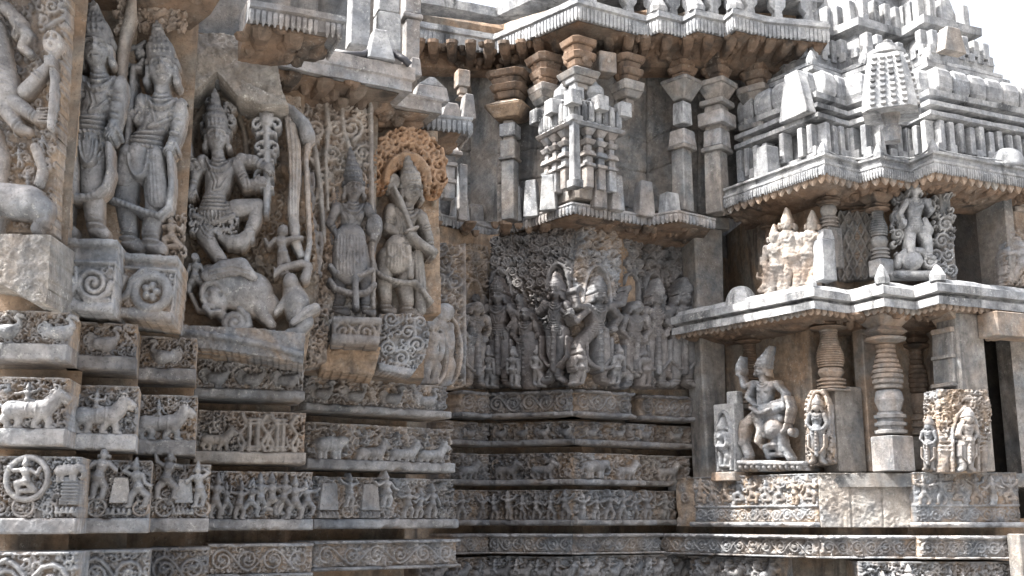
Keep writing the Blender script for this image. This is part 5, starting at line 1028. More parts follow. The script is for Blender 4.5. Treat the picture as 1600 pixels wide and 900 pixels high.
for x, y in ((-52, -52), (50, -50), (-50, 50), (0, -54), (-54, 0)): tier('cube', 190, 168, 11, 11, 'pale', x, y)
tier('upper_core', 172, 128, 26, 22, 'wall')
for x, y in ((6, -30), (-30, 4)):
    part_loft('kalasa_vase', ae, [(zc(172), 13*kc, 13*kc), (zc(168), 18*kc, 18*kc), (zc(164), 13*kc, 13*kc), (zc(158), 17*kc, 17*kc), (zc(148), 16*kc, 16*kc), (zc(141), 8*kc, 8*kc), (zc(134), 3*kc, 3*kc)], lc(x, y), ac, 'pale', 14)
tier('corner_block', 170, 146, 10, 9, 'pale', -28, -28); tier('corner_cap', 146, 140, 13, 14, 'grey', -28, -28); tier('corner_cap', 140, 134, 10, 18, 'grey', -28, -28)
stones('stepped_capital', 'stepped bracket capital above the miniature shrine roof', 'capital', 904, 140, 11.2, [('neck', 142, 134, 12, 12), ('step', 134, 126, 18, 22), ('step', 126, 116, 24, 28), ('neck', 116, 108, 16, 14), ('bracket', 108, 66, 19.2, 23.4, None, 'soffit')], ac, 'wall')
stones('stepped_capital', 'stepped bracket capital left of the miniature shrine, over a cube knob', 'capital', 853, 168, 11.6, [('neck', 180, 166, 8, 8), ('step', 166, 158, 14, 18), ('step', 158, 148, 18, 22), ('step', 148, 138, 22, 24), ('bracket', 138, 92, 17.6, 26.5, None, 'soffit')], ac, 'wall')
stones('stepped_capital', 'stepped bracket capital right of the miniature shrine, over a cube knob', 'capital', 980, 168, 11.5, [('neck', 176, 156, 8, 8), ('step', 156, 146, 15, 19), ('step', 146, 132, 20, 22), ('bracket', 132, 92, 16.0, 23.4, None, 'soffit')], ac, 'wall')
stones('bracket_panel', 'brown panel of two bossed blocks under the upper eave corner', 'bracket', 944, 118, 11.4, [('block', 118, 86, 16, 16), ('boss', 104, 96, 3, 3, 18)], ea, 'warm')
# main upper eave and roof above
UE = lipline([(560, 44), (655, 63), (772, 83), (903, 27), (1010, 55), (1030, 47), (1068, 56), (1088, 45), (1133, 55), (1147, 43), (1200, 56), (1297, 64)], 6.86)
r_, zt = eave('broad upper eave zigzagging over the recess, pale sunlit lip and rust brown underside', UE, 6.86, [(.15, 0), (.05, .03), (.045, .0)], .8, 'pale', 'soffit', .05, seed=9, drop=.2, ribs=.22, knobs=(3, 5, 7, 9), kh=.2)
for p, a, l in along(offs(UE[3:], -.12), .42): part_loft('parapet_arch', r_, [(zt, .06, .05), (zt+.10, .045, .05), (zt+.16, .09, .05), (zt+.26, .10, .05)], p, a, 'pale')
V, Q = sweep(offs(UE, -.45), [(-.8, zt+.02), (0, zt+.02), (0, zt+.3), (-.1, zt+.55), (-.8, zt+.6)], wob=.01, seg=.15); mesh('roof_band', V, Q, M['back'], r_)
V, Q = sweep(offs(UE, -.08), [(-.4, zt+.26), (0, zt+.26), (0.02, zt+.36), (-.4, zt+.40)], wob=.008, seg=.1); mesh('roof_moulding', V, Q, M['pale'], r_)


# ================================================================== the shrine on the right
DR = np.array([math.cos(math.radians(23)), math.sin(math.radians(23))]); DL = np.array([DR[1], -DR[0]])   # right along a front, out towards the viewer
er = math.radians(23)
# plinth of the shrine
GP = 'plinth blocks of the shrine'
ZP = (2.035, 1.515)
b = Block('S1', 1057, 1086, ZP, 0, 'narrow plain corner stone at the left end of the shrine plinth', seed=201, depth=.3, mat='grey', group=GP); spiral(b.slab, b.W*.5, b.H*.4, 8, 1.5, 1, 0, 2, 1); b.done(2)
def panel(fac, a, c_, lab, seed, n, mat='grey', plain_to=0):
    b = Block(fac, a, c_, ZP, .05, lab, seed=seed, depth=.3, mat=mat, group=GP, step=1.2); rg = random.Random(seed); h2 = b.H*.64
    for i in range(n):
        x = (i+.5)*b.W/n; mini(b.part('figure', x-20, x+20), x, h2, h2*rg.uniform(.8, .95), seed+i, rg.choice((None, 'sit')), 3.)
    b.slab.stroke([(0, h2+2), (b.W, h2+2)], 2, 3, 1); scroll(b.slab, 2, h2+5, b.W-2, b.H-1, max(3, int(b.W/20)), seed, None, 2, 1.2); b.slab.hs = .65; [setattr(q[1], 'hs', .75) for q in b.parts]
    fill(b.slab, (1, 3, b.W-1, h2), int(b.W*h2/14), 2, 4, 1.2, 2, seed, 1.3); b.done(3); return b
panel('S1', 1086, 1278, 'long plinth block of worn small figures below the seated deity of the shrine', 202, 9)
b = Block('S2', 1281, 1428, ZP, 0, 'plain pecked plinth block in the middle of the shrine base', seed=203, depth=.3, mat='rough', group=GP)
for i in range(260): rg = random.Random(i); b.slab.blob(rg.uniform(0, b.W), rg.uniform(0, b.H), rg.uniform(1.5, 5), rg.uniform(1.5, 4), 0, .14, 0, rg.choice(('cut', 'add')))
b.slab.stroke([(b.W*.33, 0), (b.W*.33, b.H)], 1.5, 0, 1.2, 'cut'); b.slab.stroke([(b.W*.67, 0), (b.W*.66, b.H)], 1.5, 0, 1.2, 'cut'); b.done(2)
panel('S3', 1430, 1592, 'pale plinth block of figures over a scroll band, at the dark doorway', 204, 6)
V_ = dict(zs=(1.44, 1.225))
vine('S1', 1032, 1281, 'low ring scroll band under the worn figure plinth of the shrine', 211, 12, (1.44, 1.225), 'grey', GC, .02, .12, .4, 1.2)
vine('S2', 1281, 1440, 'low ring scroll band under the plain pecked plinth block', 212, 7, (1.44, 1.225), 'grey', GC, .02, .12, .4, 1.2)
vine('S3', 1436, 1584, 'low ring scroll band ending at the right edge pier', 213, 7, (1.44, 1.225), 'grey', GC, .02, .10, .4, 1.2)
riders('S1', 1080, 1215, 1.21, 'worn horsemen lumps at the foot of the shrine, in front of bare brown stone', 221, 3)
b = Block('S3', 1345, 1590, (1.20, .8), .05, 'carved slab along the bottom right edge under the scroll band', seed=222, depth=.4, proud=.05, group=GC)
battle(b, 12, (.5, .8), 2, ('figure',))
stones('stone_pier', 'grey pier at the bottom right photo edge beside the scroll band', 'pier', 1596, 905, 10.5, [('shaft', 940, 834, 12, 12)], er, 'wall')
# plan lines of the shrine
E1 = lipline([(1050, 537), (1273, 482), (1330, 490), (1382, 478), (1430, 484), (1467, 474), (1602, 488), (1720, 503)], 3.60)
E2 = lipline([(1120, 327), (1290, 269), (1343, 283), (1378, 273), (1423, 282), (1460, 266), (1602, 291), (1730, 312)], 5.0)
E1[0] = at(1050, 530, 12.1)[:2]; E1 = np.array(E1); E2 = np.array(E2)
def w1(w): return offs(E1, w)
P0 = w1(-.62); s1w = [p for p in P0[:6]]
wl = list(P0[:6])+[plan('S3', 1533, 600, -.12)]
wall('shrine_wall', 'brown stained lower storey wall of the shrine behind its columns', wl, [(2.6, 13.8), (4.2, 13.8)], 2.03, 3.66, 'back')
wall('shrine_wall', 'brown inner wall beyond the lower dark doorway at the right edge', [plan('S3', 1600, 600, -.2), plan('S3', 2100, 600, -.2)], [(6.3, 13), (9, 13)], 2.03, 3.66, 'wall')
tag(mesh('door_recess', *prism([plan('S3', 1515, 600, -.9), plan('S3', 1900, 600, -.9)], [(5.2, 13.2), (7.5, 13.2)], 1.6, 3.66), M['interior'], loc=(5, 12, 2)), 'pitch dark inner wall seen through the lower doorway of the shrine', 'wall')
stones('door_jamb', 'dark slab standing inside the lower doorway near the right photo edge', 'jamb', 1585, 740, 11.2, [('shaft', 745, 520, 14, 14)], er, 'wall')
sp_ = [plan('S1', 1040, w=-.02), plan('S1', 1281, w=-.02), plan('S3', 1424, w=-.06), plan('S3', 2100, w=-.06)]
wall('shrine_floor_slab', 'flat stone top of the shrine plinth the columns stand on', sp_, [(2.6, 13.8), (8, 14)], 1.9, 2.028, 'wall', 'slab')
def Yon(poly, px, w=0., row=600):     # depth at which a sight column meets an offset plan line
    P = offs(poly, w); a, d, s_ = ray(px, row); k = a/d
    for i in range(len(P)-1):
        (x1, y1), (x2, y2) = P[i], P[i+1]; den = (x2-x1)-k*(y2-y1)
        if abs(den) < 1e-9: continue
        t = (k*y1-x1)/den
        if -.001 <= t <= 1.001: return y1+(y2-y1)*t
    return P[:, 1].mean()
Y1 = lambda px, w=0.: float(Yon(E1, px, w)); Y2 = lambda px, w=0.: float(Yon(E2, px, w, 400))
# columns
def column(px, Y, yt, yb, hw, label, ang=er, base=.22, mats=('warm', 'warm', 'grey', 'grey'), n=18, grp='turned columns of the shrine'):
    root = thing('stone_column', label, 'column', at(px, yb, Y), grp); k = Y/F; H = yb-yt; zz = lambda f: at(px, yb-H*f, Y)[2]
    xy = at(px, yb, Y)[:2]; w = hw*k
    def turned(nm, prof, mat, n=n): part_loft(nm, root, [(zz(f), w*r, w*r) for f, r in sorted(prof)], xy, ang, mat, n, smooth=False)
    part_loft('base_block', root, boxr(zz(0), zz(base), w*.72, w*.72), xy, ang, mats[3])
    m = base; pr = []
    for i in range(3): f = m+.012+i*.048; pr += [(f, .6), (f+.006, .74), (f+.024, .76), (f+.030, .6), (f+.042, .6)]
    turned('ring_moulding', pr, mats[2], 4 if n < 10 else n); m += .155
    turned('bell', [(m, .5), (m+.02, .56), (m+.07, .68), (m+.12, .60), (m+.135, .5)], mats[2]); m += .14
    pr = []; top = .80; ns = max(4, int((top-m)/.03))
    for i in range(ns): f = m+(top-m)*i/ns; g = .60+.14*math.sin(i/ns*5.2+.5); d = (top-m)/ns; pr += [(f, g-.07), (f+d*.18, g), (f+d*.7, g), (f+d*.85, g-.07)]
    turned('ribbed_shaft', pr+[(top, .5)], mats[1])
    turned('cushion_disc', [(.80, .5), (.815, .95), (.83, 1.0), (.845, .6)], mats[0])
    part_loft('capital', root, [(zz(.845), w*.55, w*.55), (zz(.87), w*.8, w*.8), (zz(.90), w*.6, w*.6), (zz(.955), w*.98, w*.98), (zz(1.0), w*1.02, w*1.02)], xy, ang, mats[0]); return root
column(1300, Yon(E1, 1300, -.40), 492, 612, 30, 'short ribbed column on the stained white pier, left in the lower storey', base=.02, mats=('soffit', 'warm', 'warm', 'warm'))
stones('stone_pier', 'broad stained whitish pier below the short ribbed column', 'pier', 1317, 735, float(Yon(E1, 1317, -.40)), [('shaft', 738, 606, 26, 26, 20, 'wall')], er)
stones('stone_pier', 'orange streaked pier between whitish pier and tallest ribbed column', 'pier', 1358, 735, float(Yon(E1, 1358, -.52)), [('shaft', 738, 500, 16, 16, 12, 'warm')], er)
column(1397, Yon(E1, 1397, -.36), 487, 737, 33, 'tallest fully ribbed column of the lower storey, standing on a pale square base')
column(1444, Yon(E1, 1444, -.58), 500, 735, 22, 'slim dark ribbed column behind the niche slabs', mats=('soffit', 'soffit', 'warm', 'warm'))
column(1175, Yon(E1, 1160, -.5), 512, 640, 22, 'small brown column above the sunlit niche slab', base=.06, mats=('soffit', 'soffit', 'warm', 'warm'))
Yq = float(Yon(E1, 1490, -.34))
stones('stone_pier', 'smooth pale square pier at the left side of the dark doorway', 'pier', 1508, 735, Yq, [('shaft', 737, 494, 28, 28, 22, 'wall'), ('bell_carving', 600, 520, 17, 13, 22, 'wall', -24), ('ring', 606, 600, 19, 19, 23, 'wall', -24), ('ring', 562, 556, 18, 18, 23, 'wall', -24), ('ring', 522, 514, 19, 19, 23, 'warm', -24), ('capital', 512, 490, 14, 30, 24, 'warm', -18)], er)
stones('door_lintel', 'brown lintel with a grooved boss above the lower dark doorway', 'lintel', 1600, 532, Yq-.02, [('beam', 531, 494, 78, 78, 20, 'warm'), ('boss', 530, 494, 4, 4, 23, 'warm', -42), ('boss', 530, 494, 4, 4, 23, 'warm', -33)], er)
# sculpture of the lower storey

YN = 11.75
stones('niche_slab', 'sunlit upright slab with a tiny arched figure at the left of the shrine', 'niche', 1140, 740, YN, [('base', 752, 738, 24, 22, 18, 'warm'), ('slab', 738, 632, 20, 20, 13, 'pale'), ('cap', 632, 612, 10, 10, 8, 'pale', 8)], math.radians(-50))
fl_ = Facet.__new__(Facet).setup(at(1140, 690, YN)[:2]-.13*np.array([math.cos(math.radians(-50)), math.sin(math.radians(-50))])+.092*np.array([math.sin(math.radians(-50)), -math.cos(math.radians(-50))]), np.array([math.cos(math.radians(-50)), math.sin(math.radians(-50))]), YN/F)
R = Rel(fl_, (2, 0, 38, 100), 'loc', 1.1, None, (0, at(1140, 634, YN)[2])); R.stroke([(8, 100), (8, 30), (14, 14), (20, 10), (26, 14), (32, 30), (32, 100)], 3, 0, 1); mini(R, 20, 94, 70, 5, 'calm', 2)
rt = thing('figure_relief', 'tiny worn figure under an arch on the sunlit slab', 'statue', fl_.pos(.15, 2.05)); R.build('body', M['pale'], rt, floor=-3, seed=231)
fa = Facet(1145, 11.75, 1262, 11.25, 650); L = layers(fa, (1146, 530, 1268, 738), ('body', 'crown', 'attribute', 'lotus_bud', 'jewelled_belt'), 1.2)
for R in L.values(): R.hs = .95
HB = 8.4
J = dict(head=(1195, 580), chest=(1199, 606), waist=(1196, 632), hips=(1197, 645), shl=(1181, 600), shr=(1217, 600), legl=[(1188, 646), (1168, 664), (1164, 690), (1172, 712), (1172, 716), (1164, 720)], legr=[(1200, 644), (1212, 634), (1226, 628), (1204, 664), (1188, 690), (1196, 700)],
         arml=[(1182, 602), (1173, 622), (1186, 636)], armr=[(1217, 602), (1230, 616), (1228, 636)], arml2=[(1184, 600), (1168, 606), (1162, 588)], crown=(1209, 542))
person(L, J, HB, -.8, True, w0=10); R = L['body']; R.stroke([(1200, 645), (1226, 636)], [11, 8], 16, .8); R.stroke([(1204, 656), (1222, 654)], [8, 7], 12, .8); R.stroke([(1188, 652), (1196, 672), (1190, 690)], [8, 7, 5], 16, .9); R.stroke([(1168, 664), (1164, 694)], [8, 6], 12, .9)
K = L['attribute']; K.stroke([(1236, 622), (1240, 640), (1236, 660)], [3, 4, 2.5], 20, 1); K = L['lotus_bud']; K.blob(1161, 580, 6, 9, 16, 1); K.stroke([(1161, 574), (1164, 560)], [5, 2], 16, 1)
garland(L['jewelled_belt'], [(1184, 640), (1197, 648), (1212, 642)], 3.4, 28)
statue('deity_statue', 'grey seated deity facing left with tall crown, one leg bent, on a lotus slab', fa, (1200, 722), L, 'grey', seed=232)
L = layers(fa, (1190, 650, 1262, 738), ('body',), 1.2); R = L['body']; mini(R, 1216, 722, 62, 6, 'sit', 8, False); R.stroke([(1222, 672), (1228, 700), (1240, 718)], [6, 5, 4], 10, .9); R.blob(1214, 672, 14, 18, 8, .9); R.blob(1241, 676, 5, 7, 8, 1)
statue('attendant_statue', 'crouching attendant under the bent knee of the seated left-facing deity', fa, (1218, 722), L, 'grey', seed=233)
def c(R): R.stroke([(1154, 724), (1262, 724)], 5, 2, 1); [R.blob(1160+i*9, 730, 4, 5, 2, 1.1) for i in range(11)]
slab('stone_pedestal', 'thin grey lotus slab under the seated left-facing deity', fa.off(.16), [(1155, 719), (1260, 720), (1262, 736), (1157, 737)], 'grey', 'pedestal', .35, 1.3, carve=c, seed=234)
fo = Facet(1250, 11.15, 1306, 10.98, 650)
def c(R):
    R.blob(1278, 658, 10, 40, 0, 1, 0, 'cut'); A = arc(1280, 655, 17, 44, 130, 410, 26); R.stroke(A, 3.4, 3, 1.1); [R.blob(p[0]+(4 if p[0] > 1280 else -4), p[1], 3, 3, 3, 1.3) for p in arc(1281, 658, 19, 50, 170, 420, 26)]
    fill(R, (1256, 610, 1302, 728), 90, 2.5, 5, 2, 3, 4, 1.2)
slab('niche_slab', 'beaded oval niche slab leaning against the stained white pier', fo, [(1258, 624), (1268, 610), (1288, 608), (1298, 630), (1304, 724), (1258, 730)], 'grey', 'niche', .3, 1.2, carve=c, seed=235, dr=22)
deity(fo.off(-.04), 1279, 724, 106, 6.6, 'slim lady standing inside the beaded oval niche', 'grey', 236, female=True, clutter=0)
def c(R): fill(R, (1215, 530, 1275, 640), 160, 3, 6, 2, 3, 4, 1.2); [R.stroke([(1225+i*12, 540), (1240+i*12, 640)], 2, 2, 1) for i in range(3)]
slab('scroll_slab', 'brown lattice carved wall behind the seated left-facing deity', Facet(1200, 12.0, 1292, 11.5, 600), [(1208, 520), (1276, 510), (1276, 700), (1208, 700)], 'back', 'wall slab', .1, 1.4, carve=c, seed=237, dr=22)
fs = Facet(1438, Y1(1490, -.16), 1552, Y1(1490, -.16)+.04, 670)
def c(R):
    R.blob(1507, 675, 19, 40, 0, .9, 0, 'cut'); R.poly([(1490, 672), (1524, 672), (1524, 740), (1490, 740)], -4, 'add'); R.stroke([(1487, 738), (1487, 672), (1494, 650), (1507, 636), (1520, 650), (1527, 672), (1527, 738)], 3.2, 3, 1.1)
    for x in (1476, 1538): R.stroke([(x, 740), (x, 700)], 6, 1, .6); [R.stroke([(x-7, y), (x+7, y)], 2, 3, 1) for y in (690, 697, 704)]
    fill(R, (1470, 610, 1548, 690), 190, 2.5, 5, 2, 3, 4, 1.2); [spiral(R, 1478+i*12, 622+abs(i-2.5)*4, 6, 1.5, 1, i, 1.6, 2, 1.2) for i in range(6)]
slab('niche_slab', 'arched niche slab with foliage frame beside the dark doorway', fs, [(1468, 608), (1543, 608), (1550, 640), (1546, 690), (1542, 690), (1542, 738), (1468, 738)], 'grey', 'niche', .22, 1.2, carve=c, seed=238, dr=22)
deity(fs.off(-.05), 1507, 736, 98, 7, 'worn standing figure in the foliage framed niche beside the doorway', 'grey', 239, clutter=0)
fz = Facet.__new__(Facet).setup(at(1443, 690, Y1(1490, -.16)+.19)[:2], np.array([.66, -.56])/.8656, 10.7/F)
def c(R): R.blob(1455, 690, 9, 40, 0, 1, 0, 'cut'); fill(R, (1442, 612, 1468, 735), 50, 2.5, 4.5, 2, 3, 4, 1.2)
slab('niche_slab', 'narrow left turned niche slab joined to the foliage framed niche', fz, [(1443, 614), (1467, 606), (1468, 738), (1443, 736)], 'grey', 'niche', .12, 1.2, carve=c, seed=240, dr=22)
deity(fz.off(-.05), 1455, 735, 84, 5.4, 'small figure in the narrow left turned niche', 'grey', 241, clutter=0)
# lower eave
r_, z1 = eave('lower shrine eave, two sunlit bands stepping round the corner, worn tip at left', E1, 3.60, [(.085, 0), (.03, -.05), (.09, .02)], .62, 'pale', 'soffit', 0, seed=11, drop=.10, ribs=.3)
V, Q = sweep(offs(E1, -.06), [(-.5, z1-.01), (.02, z1-.01), (-.03, z1+.06), (-.12, z1+.09), (-.5, z1+.10)], wob=.012, seg=.1, seed=4); mesh('eave_top', V, Q, M['pale'], r_)
for i, (h, w) in zip((1, 3, 5), ((.12, .06), (.2, .09), (.17, .10))): knob(r_, offs(E1, -.12)[i], er+.785, z1+.04, h, w)
lst = []
for p, a, l in along(offs(E1, -.06), .085): lst.append(loft([(3.555, .006, .01), (3.58, .03, .02), (3.61, .034, .02)], p[0], p[1], a, None, .3))
V, Q = merge(lst); mesh('drip_fringe', V, Q, M['warm'], r_)
def dome(label, px, py, Y, w, h):
    xy = at(px, py, Y); k = Y/F; V, Q = loft([(xy[2]-.02, w*k, w*k)]+[(xy[2]+h*k*math.sin(t), w*k*math.cos(t)**.75, w*k*math.cos(t)**.75) for t in np.linspace(.05, 1.45, 7)], xy[0], xy[1], 0, 20)
    tag(mesh('rounded_stone', V, Q, M['pale'], loc=xy, smooth=True), label, 'stone')
dome('white sunlit rounded stone on the left part of the lower shrine eave', 1159, 488, float(Yon(E1, 1159, -.22, 490)), 27, 42)
dome('white sunlit rounded stone on the upper shrine eave near the photo edge', 1575, 262, float(Yon(E2, 1575, -.2, 262)), 27, 32)
# second storey
P2 = offs(E2, -.6)
wl2 = list(P2[:6])+[P2[5]+(P2[6]-P2[5])*.18]
wall('shrine_wall', 'brown upper storey wall of the shrine behind its small columns', wl2, [(2.6, 13.8), (4.0, 13.8)], 3.74, 5.06, 'back')
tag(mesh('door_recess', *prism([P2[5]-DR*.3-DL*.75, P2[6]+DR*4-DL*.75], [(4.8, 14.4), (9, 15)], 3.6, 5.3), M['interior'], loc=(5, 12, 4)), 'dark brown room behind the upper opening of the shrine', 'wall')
stones('stone_pier', 'pale grey pier at the right side of the upper dark opening', 'pier', 1557, 440, float(Yon(E2, 1557, -.5, 400)), [('shaft', 448, 300, 9, 9, 30, 'wall')], er)
stones('stone_pier', 'brown pier with capital at the right photo edge of the upper storey', 'pier', 1590, 440, float(Yon(E2, 1590, -.5, 400)), [('shaft', 448, 330, 18, 18, 16, 'warm'), ('collar', 336, 328, 24, 24, 20, 'warm'), ('capital', 328, 296, 16, 26, 20, 'warm')], er)
stones('stone_pier', 'square brown pier left of the upper dark opening, behind the parrot lady', 'pier', 1474, 430, float(Yon(E2, 1474, -.48, 400)), [('shaft', 440, 300, 11, 11, 11, 'wall'), ('collar', 308, 300, 14, 14, 14, 'warm'), ('capital', 300, 276, 14, 18, 14, 'warm')], er)
c2 = dict(grp='small turned columns of the upper storey')
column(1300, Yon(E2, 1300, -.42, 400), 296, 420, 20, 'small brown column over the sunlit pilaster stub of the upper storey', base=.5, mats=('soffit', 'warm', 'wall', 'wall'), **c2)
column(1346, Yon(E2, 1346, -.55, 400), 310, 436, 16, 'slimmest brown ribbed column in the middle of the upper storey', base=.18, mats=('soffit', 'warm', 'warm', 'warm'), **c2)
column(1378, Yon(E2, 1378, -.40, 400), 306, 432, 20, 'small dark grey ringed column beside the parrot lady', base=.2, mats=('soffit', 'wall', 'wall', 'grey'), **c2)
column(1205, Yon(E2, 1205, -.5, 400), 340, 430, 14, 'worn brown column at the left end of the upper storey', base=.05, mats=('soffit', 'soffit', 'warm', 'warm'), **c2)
stones('stone_pier', 'sunlit stub pier with an arched carving, left of the diamond lattice', 'pier', 1288, 436, float(Yon(E2, 1288, -.38, 400)), [('shaft', 440, 376, 14, 13, 13, 'pale'), ('rounded_top', 376, 360, 13, 8, 10, 'pale')], er)
def c(R):
    for i in range(-6, 10): R.stroke([(1300+i*13, 330), (1352+i*13, 440)], 1.8, 2, 1.1); R.stroke([(1352+i*13, 330), (1300+i*13, 440)], 1.8, 2, 1.1)
slab('lattice_panel', 'diamond lattice panel between the two small columns of the upper storey', Facet(1305, Y2(1340, -.52), 1372, Y2(1340, -.52)-.1, 400), [(1308, 330), (1372, 322), (1372, 436), (1308, 440)], 'wall', 'wall slab', .08, 1.2, carve=c, seed=251)
fg = Facet(1180, Y2(1228, -.22)+.12, 1280, Y2(1228, -.22)-.16, 400); L = layers(fg, (1178, 326, 1284, 474), ('body', 'throne'), 1.1); R = L['body']; R.hs = .75; L['throne'].hs = .7

for x, h, sd in ((1237, 120, 21), (1262, 108, 22), (1213, 104, 25)): mini(R, x, 460-(x-1219)*.35, h, sd, 'calm', 8)
for x, y, h, sd in ((1205, 455, 60, 2), (1222, 452, 48, 7), (1256, 446, 56, 11), (1268, 440, 44, 4), (1196, 464, 42, 9)): mini(R, x, y, h, sd, 'sit' if sd % 2 else None, 8)
K = L['throne']; K.stroke([(1190, 466), (1280, 440)], 5, 3, 1); [K.stroke([(1196+q*16, 400-q*3), (1196+q*16, 462-q*5)], 2.6, 3, 1) for q in range(6)]; K.stroke([(1194, 402), (1280, 378)], 3, 4, 1); K.stroke([(1194, 430), (1280, 408)], 3, 4, 1)
statue('statue_group', 'sunlit cluster of worn standing and seated figures at the upper storey left', fg, (1236, 466), L, 'warm', seed=252)
ft_ = Facet(1390, Y2(1440, -.26)+.03, 1495, Y2(1440, -.26)-.06, 380); L = layers(ft_, (1386, 282, 1500, 446), ('body', 'foliage', 'parrot', 'lotus_base'), 1.1)
J = dict(head=(1424, 304), chest=(1426, 326), waist=(1424, 346), hips=(1426, 358), shl=(1412, 320), shr=(1440, 320), legl=[(1420, 360), (1418, 384), (1420, 402), (1421, 408), (1414, 412)], legr=[(1432, 360), (1444, 378), (1448, 398), (1446, 404), (1454, 408)], arml=[(1412, 322), (1402, 340), (1406, 352)], armr=[(1441, 322), (1450, 336), (1446, 326)], crown=(1426, 286))
person(L, J, 9, -.4, True, w0=12); K = L['foliage']
for x, y, r in ((1449, 325, 11), (1447, 362, 11), (1476, 352, 12), (1470, 378, 11), (1480, 400, 10), (1460, 400, 10), (1484, 424, 9), (1404, 310, 9), (1400, 340, 8), (1402, 368, 8), (1470, 424, 9)): spiral(K, x, y, r, 1.6, 1 if x % 2 else -1, x, 2.2, 5, 1.3); K.blob(x, y, r, r, 0, .3)
fill(K, (1394, 300, 1492, 432), 160, 3, 6, 4, 6, 7, 1.3); L['parrot'].stroke([(1440, 350), (1446, 366), (1442, 384)], [5, 8, 3], 14, .9)
R = L['lotus_base']; R.stroke([(1400, 418), (1404, 404), (1416, 394), (1440, 396), (1452, 412)], 6, 8, 1); R.blob(1422, 412, 16, 14, 12, .8); R.stroke([(1396, 432), (1460, 432)], 6, 10, 1); spiral(R, 1448, 412, 9, 1.4, 1, 0, 3, 12, 1)
statue('lady_statue', 'pale lady dancing under foliage with a parrot, left of the upper dark opening', ft_, (1440, 436), L, 'pale', seed=253)
def c(R): fill(R, (1568, 362, 1625, 446), 170, 3, 6, 2, 4, 7, 1.3); mini(R, 1594, 440, 66, 4, None, 3)
slab('niche_slab', 'rounded foliage slab at the right photo edge of the upper storey', Facet(1560, Y2(1580, -.3), 1640, Y2(1580, -.3)+.1, 400), [(1568, 380), (1574, 364), (1590, 357), (1625, 358), (1625, 450), (1568, 446)], 'grey', 'niche', .15, 1.2, carve=c, seed=254, dr=22)
# upper shrine eave
r_, z2 = eave('upper shrine eave with two sunlit bands and leaf knobs on its corners', E2, 5.0, [(.09, 0), (.035, .01), (.06, -.03), (.035, .0)], .62, 'pale', 'soffit', .032, seed=12, drop=.12, ribs=.3)
for i in (1, 3, 5): knob(r_, offs(E2, -.1)[i], er+.785, z2, .15, .07)
lst = []
for p, a, l in along(offs(E2, -.05), .11): lst.append(loft([(4.92, .006, .01), (4.96, .035, .02), (5.01, .045, .02)], p[0], p[1], a, None, .3))
V, Q = merge(lst); mesh('drip_fringe', V, Q, M['warm'], r_)
cable('thin pale cable draped along the top of the upper shrine eave', [np.array([*p, z2+.035+.012*math.cos(i*1.3)]) for i, p in enumerate(np.concatenate([np.linspace(a, b_, 6)[:-1] for a, b_ in zip(offs(E2, -.06)[1:6], offs(E2, -.06)[2:7])]))], .010, 'pale')
# ---- stepped tower: courses set back one above the other
def tline(ins, right=None, left=None):
    P = offs(E2, -ins); P = [np.array(p) for p in P]
    if left is not None: d = P[0]-P[1]; P[0] = P[1]+d/np.linalg.norm(d)*left
    if right is not None: d = P[6]-P[5]; P[6] = P[5]+d/np.linalg.norm(d)*right; P[7] = P[6]-DL*2.2*-1*-1
    return P
def course(label, P, prof, mat='pale', seed=1, cat='tower course', wob=.008):
    c = np.mean(P, 0); root = thing('tower_course', label, cat, (c[0], c[1], prof[0][1]), 'stepped courses of the shrine tower')
    V, Q = sweep(P, prof, wob=wob, seg=.12, seed=seed); mesh('slab', V, Q, M[mat], root); return root
def dentils(root, P, z0, z1, sp, w, d, name='dentil_block', mat='pale', seed=0, skip=.08):
    rg = random.Random(seed)
    for p, a, l in along(P, sp):
        if rg.random() < skip: continue
        h = z0+(z1-z0)*rg.uniform(.9, 1.04); part_loft(name, root, [(z0, w*.9, d), (z0+.01, w, d), (h-.015, w*rg.uniform(.85, 1), d), (h, w*.85, d*.9)], (p[0]+rg.uniform(-.006, .006), p[1]), a+rg.uniform(-.04, .04), mat)
D1 = tline(.34)
t1 = course('lowest tower course of upright dentil blocks above the upper shrine eave', D1, [(-1.2, z2-.02), (-.06, z2-.02), (-.06, z2+.07), (0, z2+.08), (0, z2+.17), (-.12, z2+.18), (-.18, z2+.52), (-1.2, z2+.52)], seed=21)
dentils(t1, offs(D1, -.03), z2+.17, z2+.50, .14, .036, .07, seed=1); dentils(t1, offs(D1, .01), z2+.13, z2+.24, .17, .05, .03, 'leaf_boss', seed=2)
zq = z2+.52
t2 = course('pair of thin projecting mouldings above the dentil row of the tower', D1, [(-1.2, zq), (-.04, zq), (.03, zq+.02), (.03, zq+.07), (-.09, zq+.085), (-.09, zq+.13), (.02, zq+.14), (.02, zq+.19), (-.16, zq+.20), (-.18, zq+.27), (-1.2, zq+.28)], seed=22)
D2 = tline(.42); zq2 = zq+.28
t3 = course('course of big rounded cushion stones on the shrine tower', D2, [(-1.2, zq2-.02), (-.04, zq2-.02), (.04, zq2), (.05, zq2+.06), (-.08, zq2+.08), (-.16, zq2+.34), (-1.2, zq2+.36)], seed=23)
for p, a, l in along(offs(D2, -.05), .27): part_loft('cushion_stone', t3, [(zq2+.06, l*.42, .09), (zq2+.10, l*.47, .11), (zq2+.22, l*.47, .12), (zq2+.30, l*.43, .10), (zq2+.34, l*.34, .07)], p, a+random.Random(p[0]).uniform(-.05, .05), 'pale')
zq3 = zq2+.36
D3 = tline(.58, 1.16)
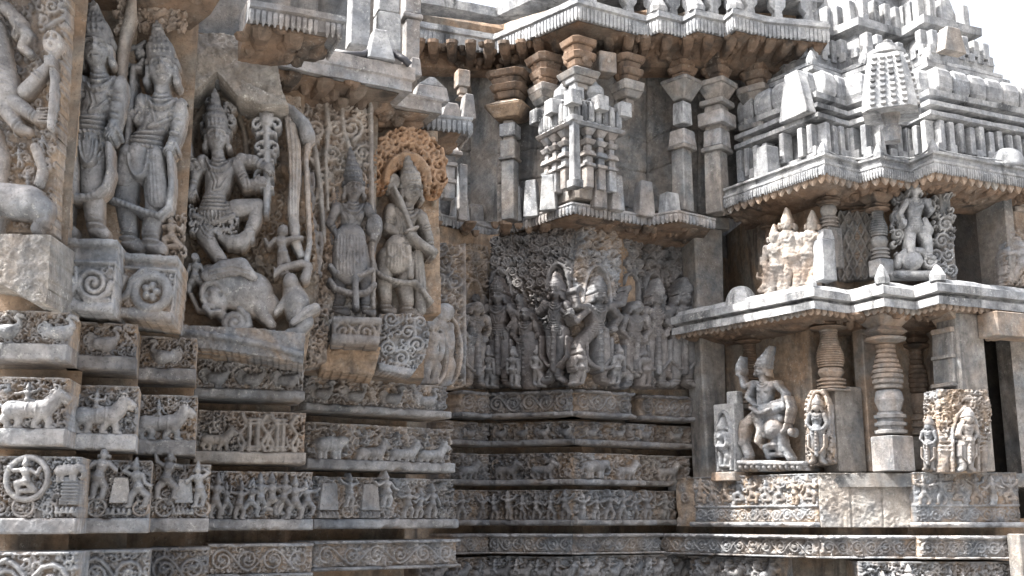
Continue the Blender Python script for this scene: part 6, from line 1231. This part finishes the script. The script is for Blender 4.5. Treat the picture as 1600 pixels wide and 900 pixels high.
t4 = course('mid tower eave with pointed knobs, above the rounded cushions', D3, [(-1.2, zq3), (-.35, zq3+.03), (0, zq3+.03), (.05, zq3+.05), (.05, zq3+.10), (-.05, zq3+.12), (0, zq3+.14), (0, zq3+.18), (-.3, zq3+.30), (-1.2, zq3+.3)], seed=24)
for i in (1, 3, 5): knob(t4, offs(D3, -.06)[i], er+.785, zq3+.16, .17, .075)
D4 = tline(.78, .98); zq4 = zq3+.28
t5 = course('upper dentil course of square blocks near the top of the tower', D4, [(-1.2, zq4-.1), (-.1, zq4-.1), (.02, zq4), (.04, zq4+.10), (-.10, zq4+.14), (-.18, zq4+.46), (-1.2, zq4+.46)], seed=25)
dentils(t5, offs(D4, -.01), zq4+.14, zq4+.36, .15, .05, .06, seed=5); dentils(t5, offs(D4, .03), zq4+.06, zq4+.17, .16, .045, .03, 'leaf_boss', seed=6)
D5 = tline(.92, .78)
t6 = course('topmost tower course cut by the upper photo edge', D5, [(-1.2, zq4+.44), (-.05, zq4+.44), (.06, zq4+.5), (.06, zq4+.6), (-.1, zq4+.62), (-.2, zq4+1.2), (-1.2, zq4+1.2)], seed=26)
dentils(t6, offs(D5, -.04), zq4+.62, zq4+.9, .16, .05, .06, seed=7)
# studded drum on the corner
Yd = 10.45; xy = at(1388, 130, Yd)[:2]; k = Yd/F; zb_, zt_ = at(1388, 180, Yd)[2], at(1388, 92, Yd)[2]
dr = thing('tower_drum', 'tapering studded drum on the corner of the shrine tower', 'drum', (*xy, zb_))
hw = lambda f: (43-15*f**1.5)*k
part_loft('drum_body', dr, [(zb_+(zt_-zb_)*f, hw(f), hw(f)) for f in np.linspace(0, 1, 8)], xy, er+.785, 'pale', None, .32)
part_loft('drum_foot', dr, [(at(1388, 222, Yd)[2], 12*k, 12*k), (at(1388, 204, Yd)[2], 15*k, 15*k), (at(1388, 196, Yd)[2], 10*k, 10*k), (zb_, 15*k, 15*k)], xy, er+.785, 'grey', None, .3)
part_loft('lotus_cap', dr, [(zt_, 22*k, 22*k), (zt_+.02, 31*k, 31*k), (zt_+.06, 31*k, 31*k), (zt_+.08, 24*k, 24*k), (zt_+.10, 17*k, 17*k), (zt_+.14, 16*k, 16*k), (zt_+.16, 8*k, 8*k)], xy, 0, 'pale', 20)
for i in range(9):
    f = .04+i*.105; z = zb_+(zt_-zb_)*f; h = hw(f)
    for sx, sy, ax in ((-1, 0, 0), (0, -1, 1), (1, 0, 0)):
        for q in (-.62, -.2, .2, .62):
            lx, ly = (sx*h, q*h*.95) if ax == 0 else (q*h*.95, sy*h); a = er+.785
            if sx == 1 and q > 0: continue
            part_loft('stud', dr, [(z, .012, .012), (z+.012, .026, .026), (z+.035, .024, .024)], (xy[0]+lx*math.cos(a)-ly*math.sin(a), xy[1]+lx*math.sin(a)+ly*math.cos(a)), a, 'pale')
stones('roof_stone', 'large sunlit white trapezoid slab at the left shoulder of the tower', 'stone block', 1244, 168, float(Yon(E2, 1244, -.28, 170)), [('block', 185, 115, 34, 15, 10, 'pale')], math.radians(-62))
stones('roof_stone', 'sunlit white post at the left end of the upper shrine eave', 'stone block', 1198, 290, float(Yon(E2, 1198, -.15, 290)), [('block', 300, 232, 18, 16, 14, 'pale')], math.radians(-62))
stones('roof_stone', 'grey wedge stone leaning on the tower below the square blocks', 'stone block', 1485, 75, 11.0, [('block', 84, 46, 24, 14, 10, 'wall')], er)
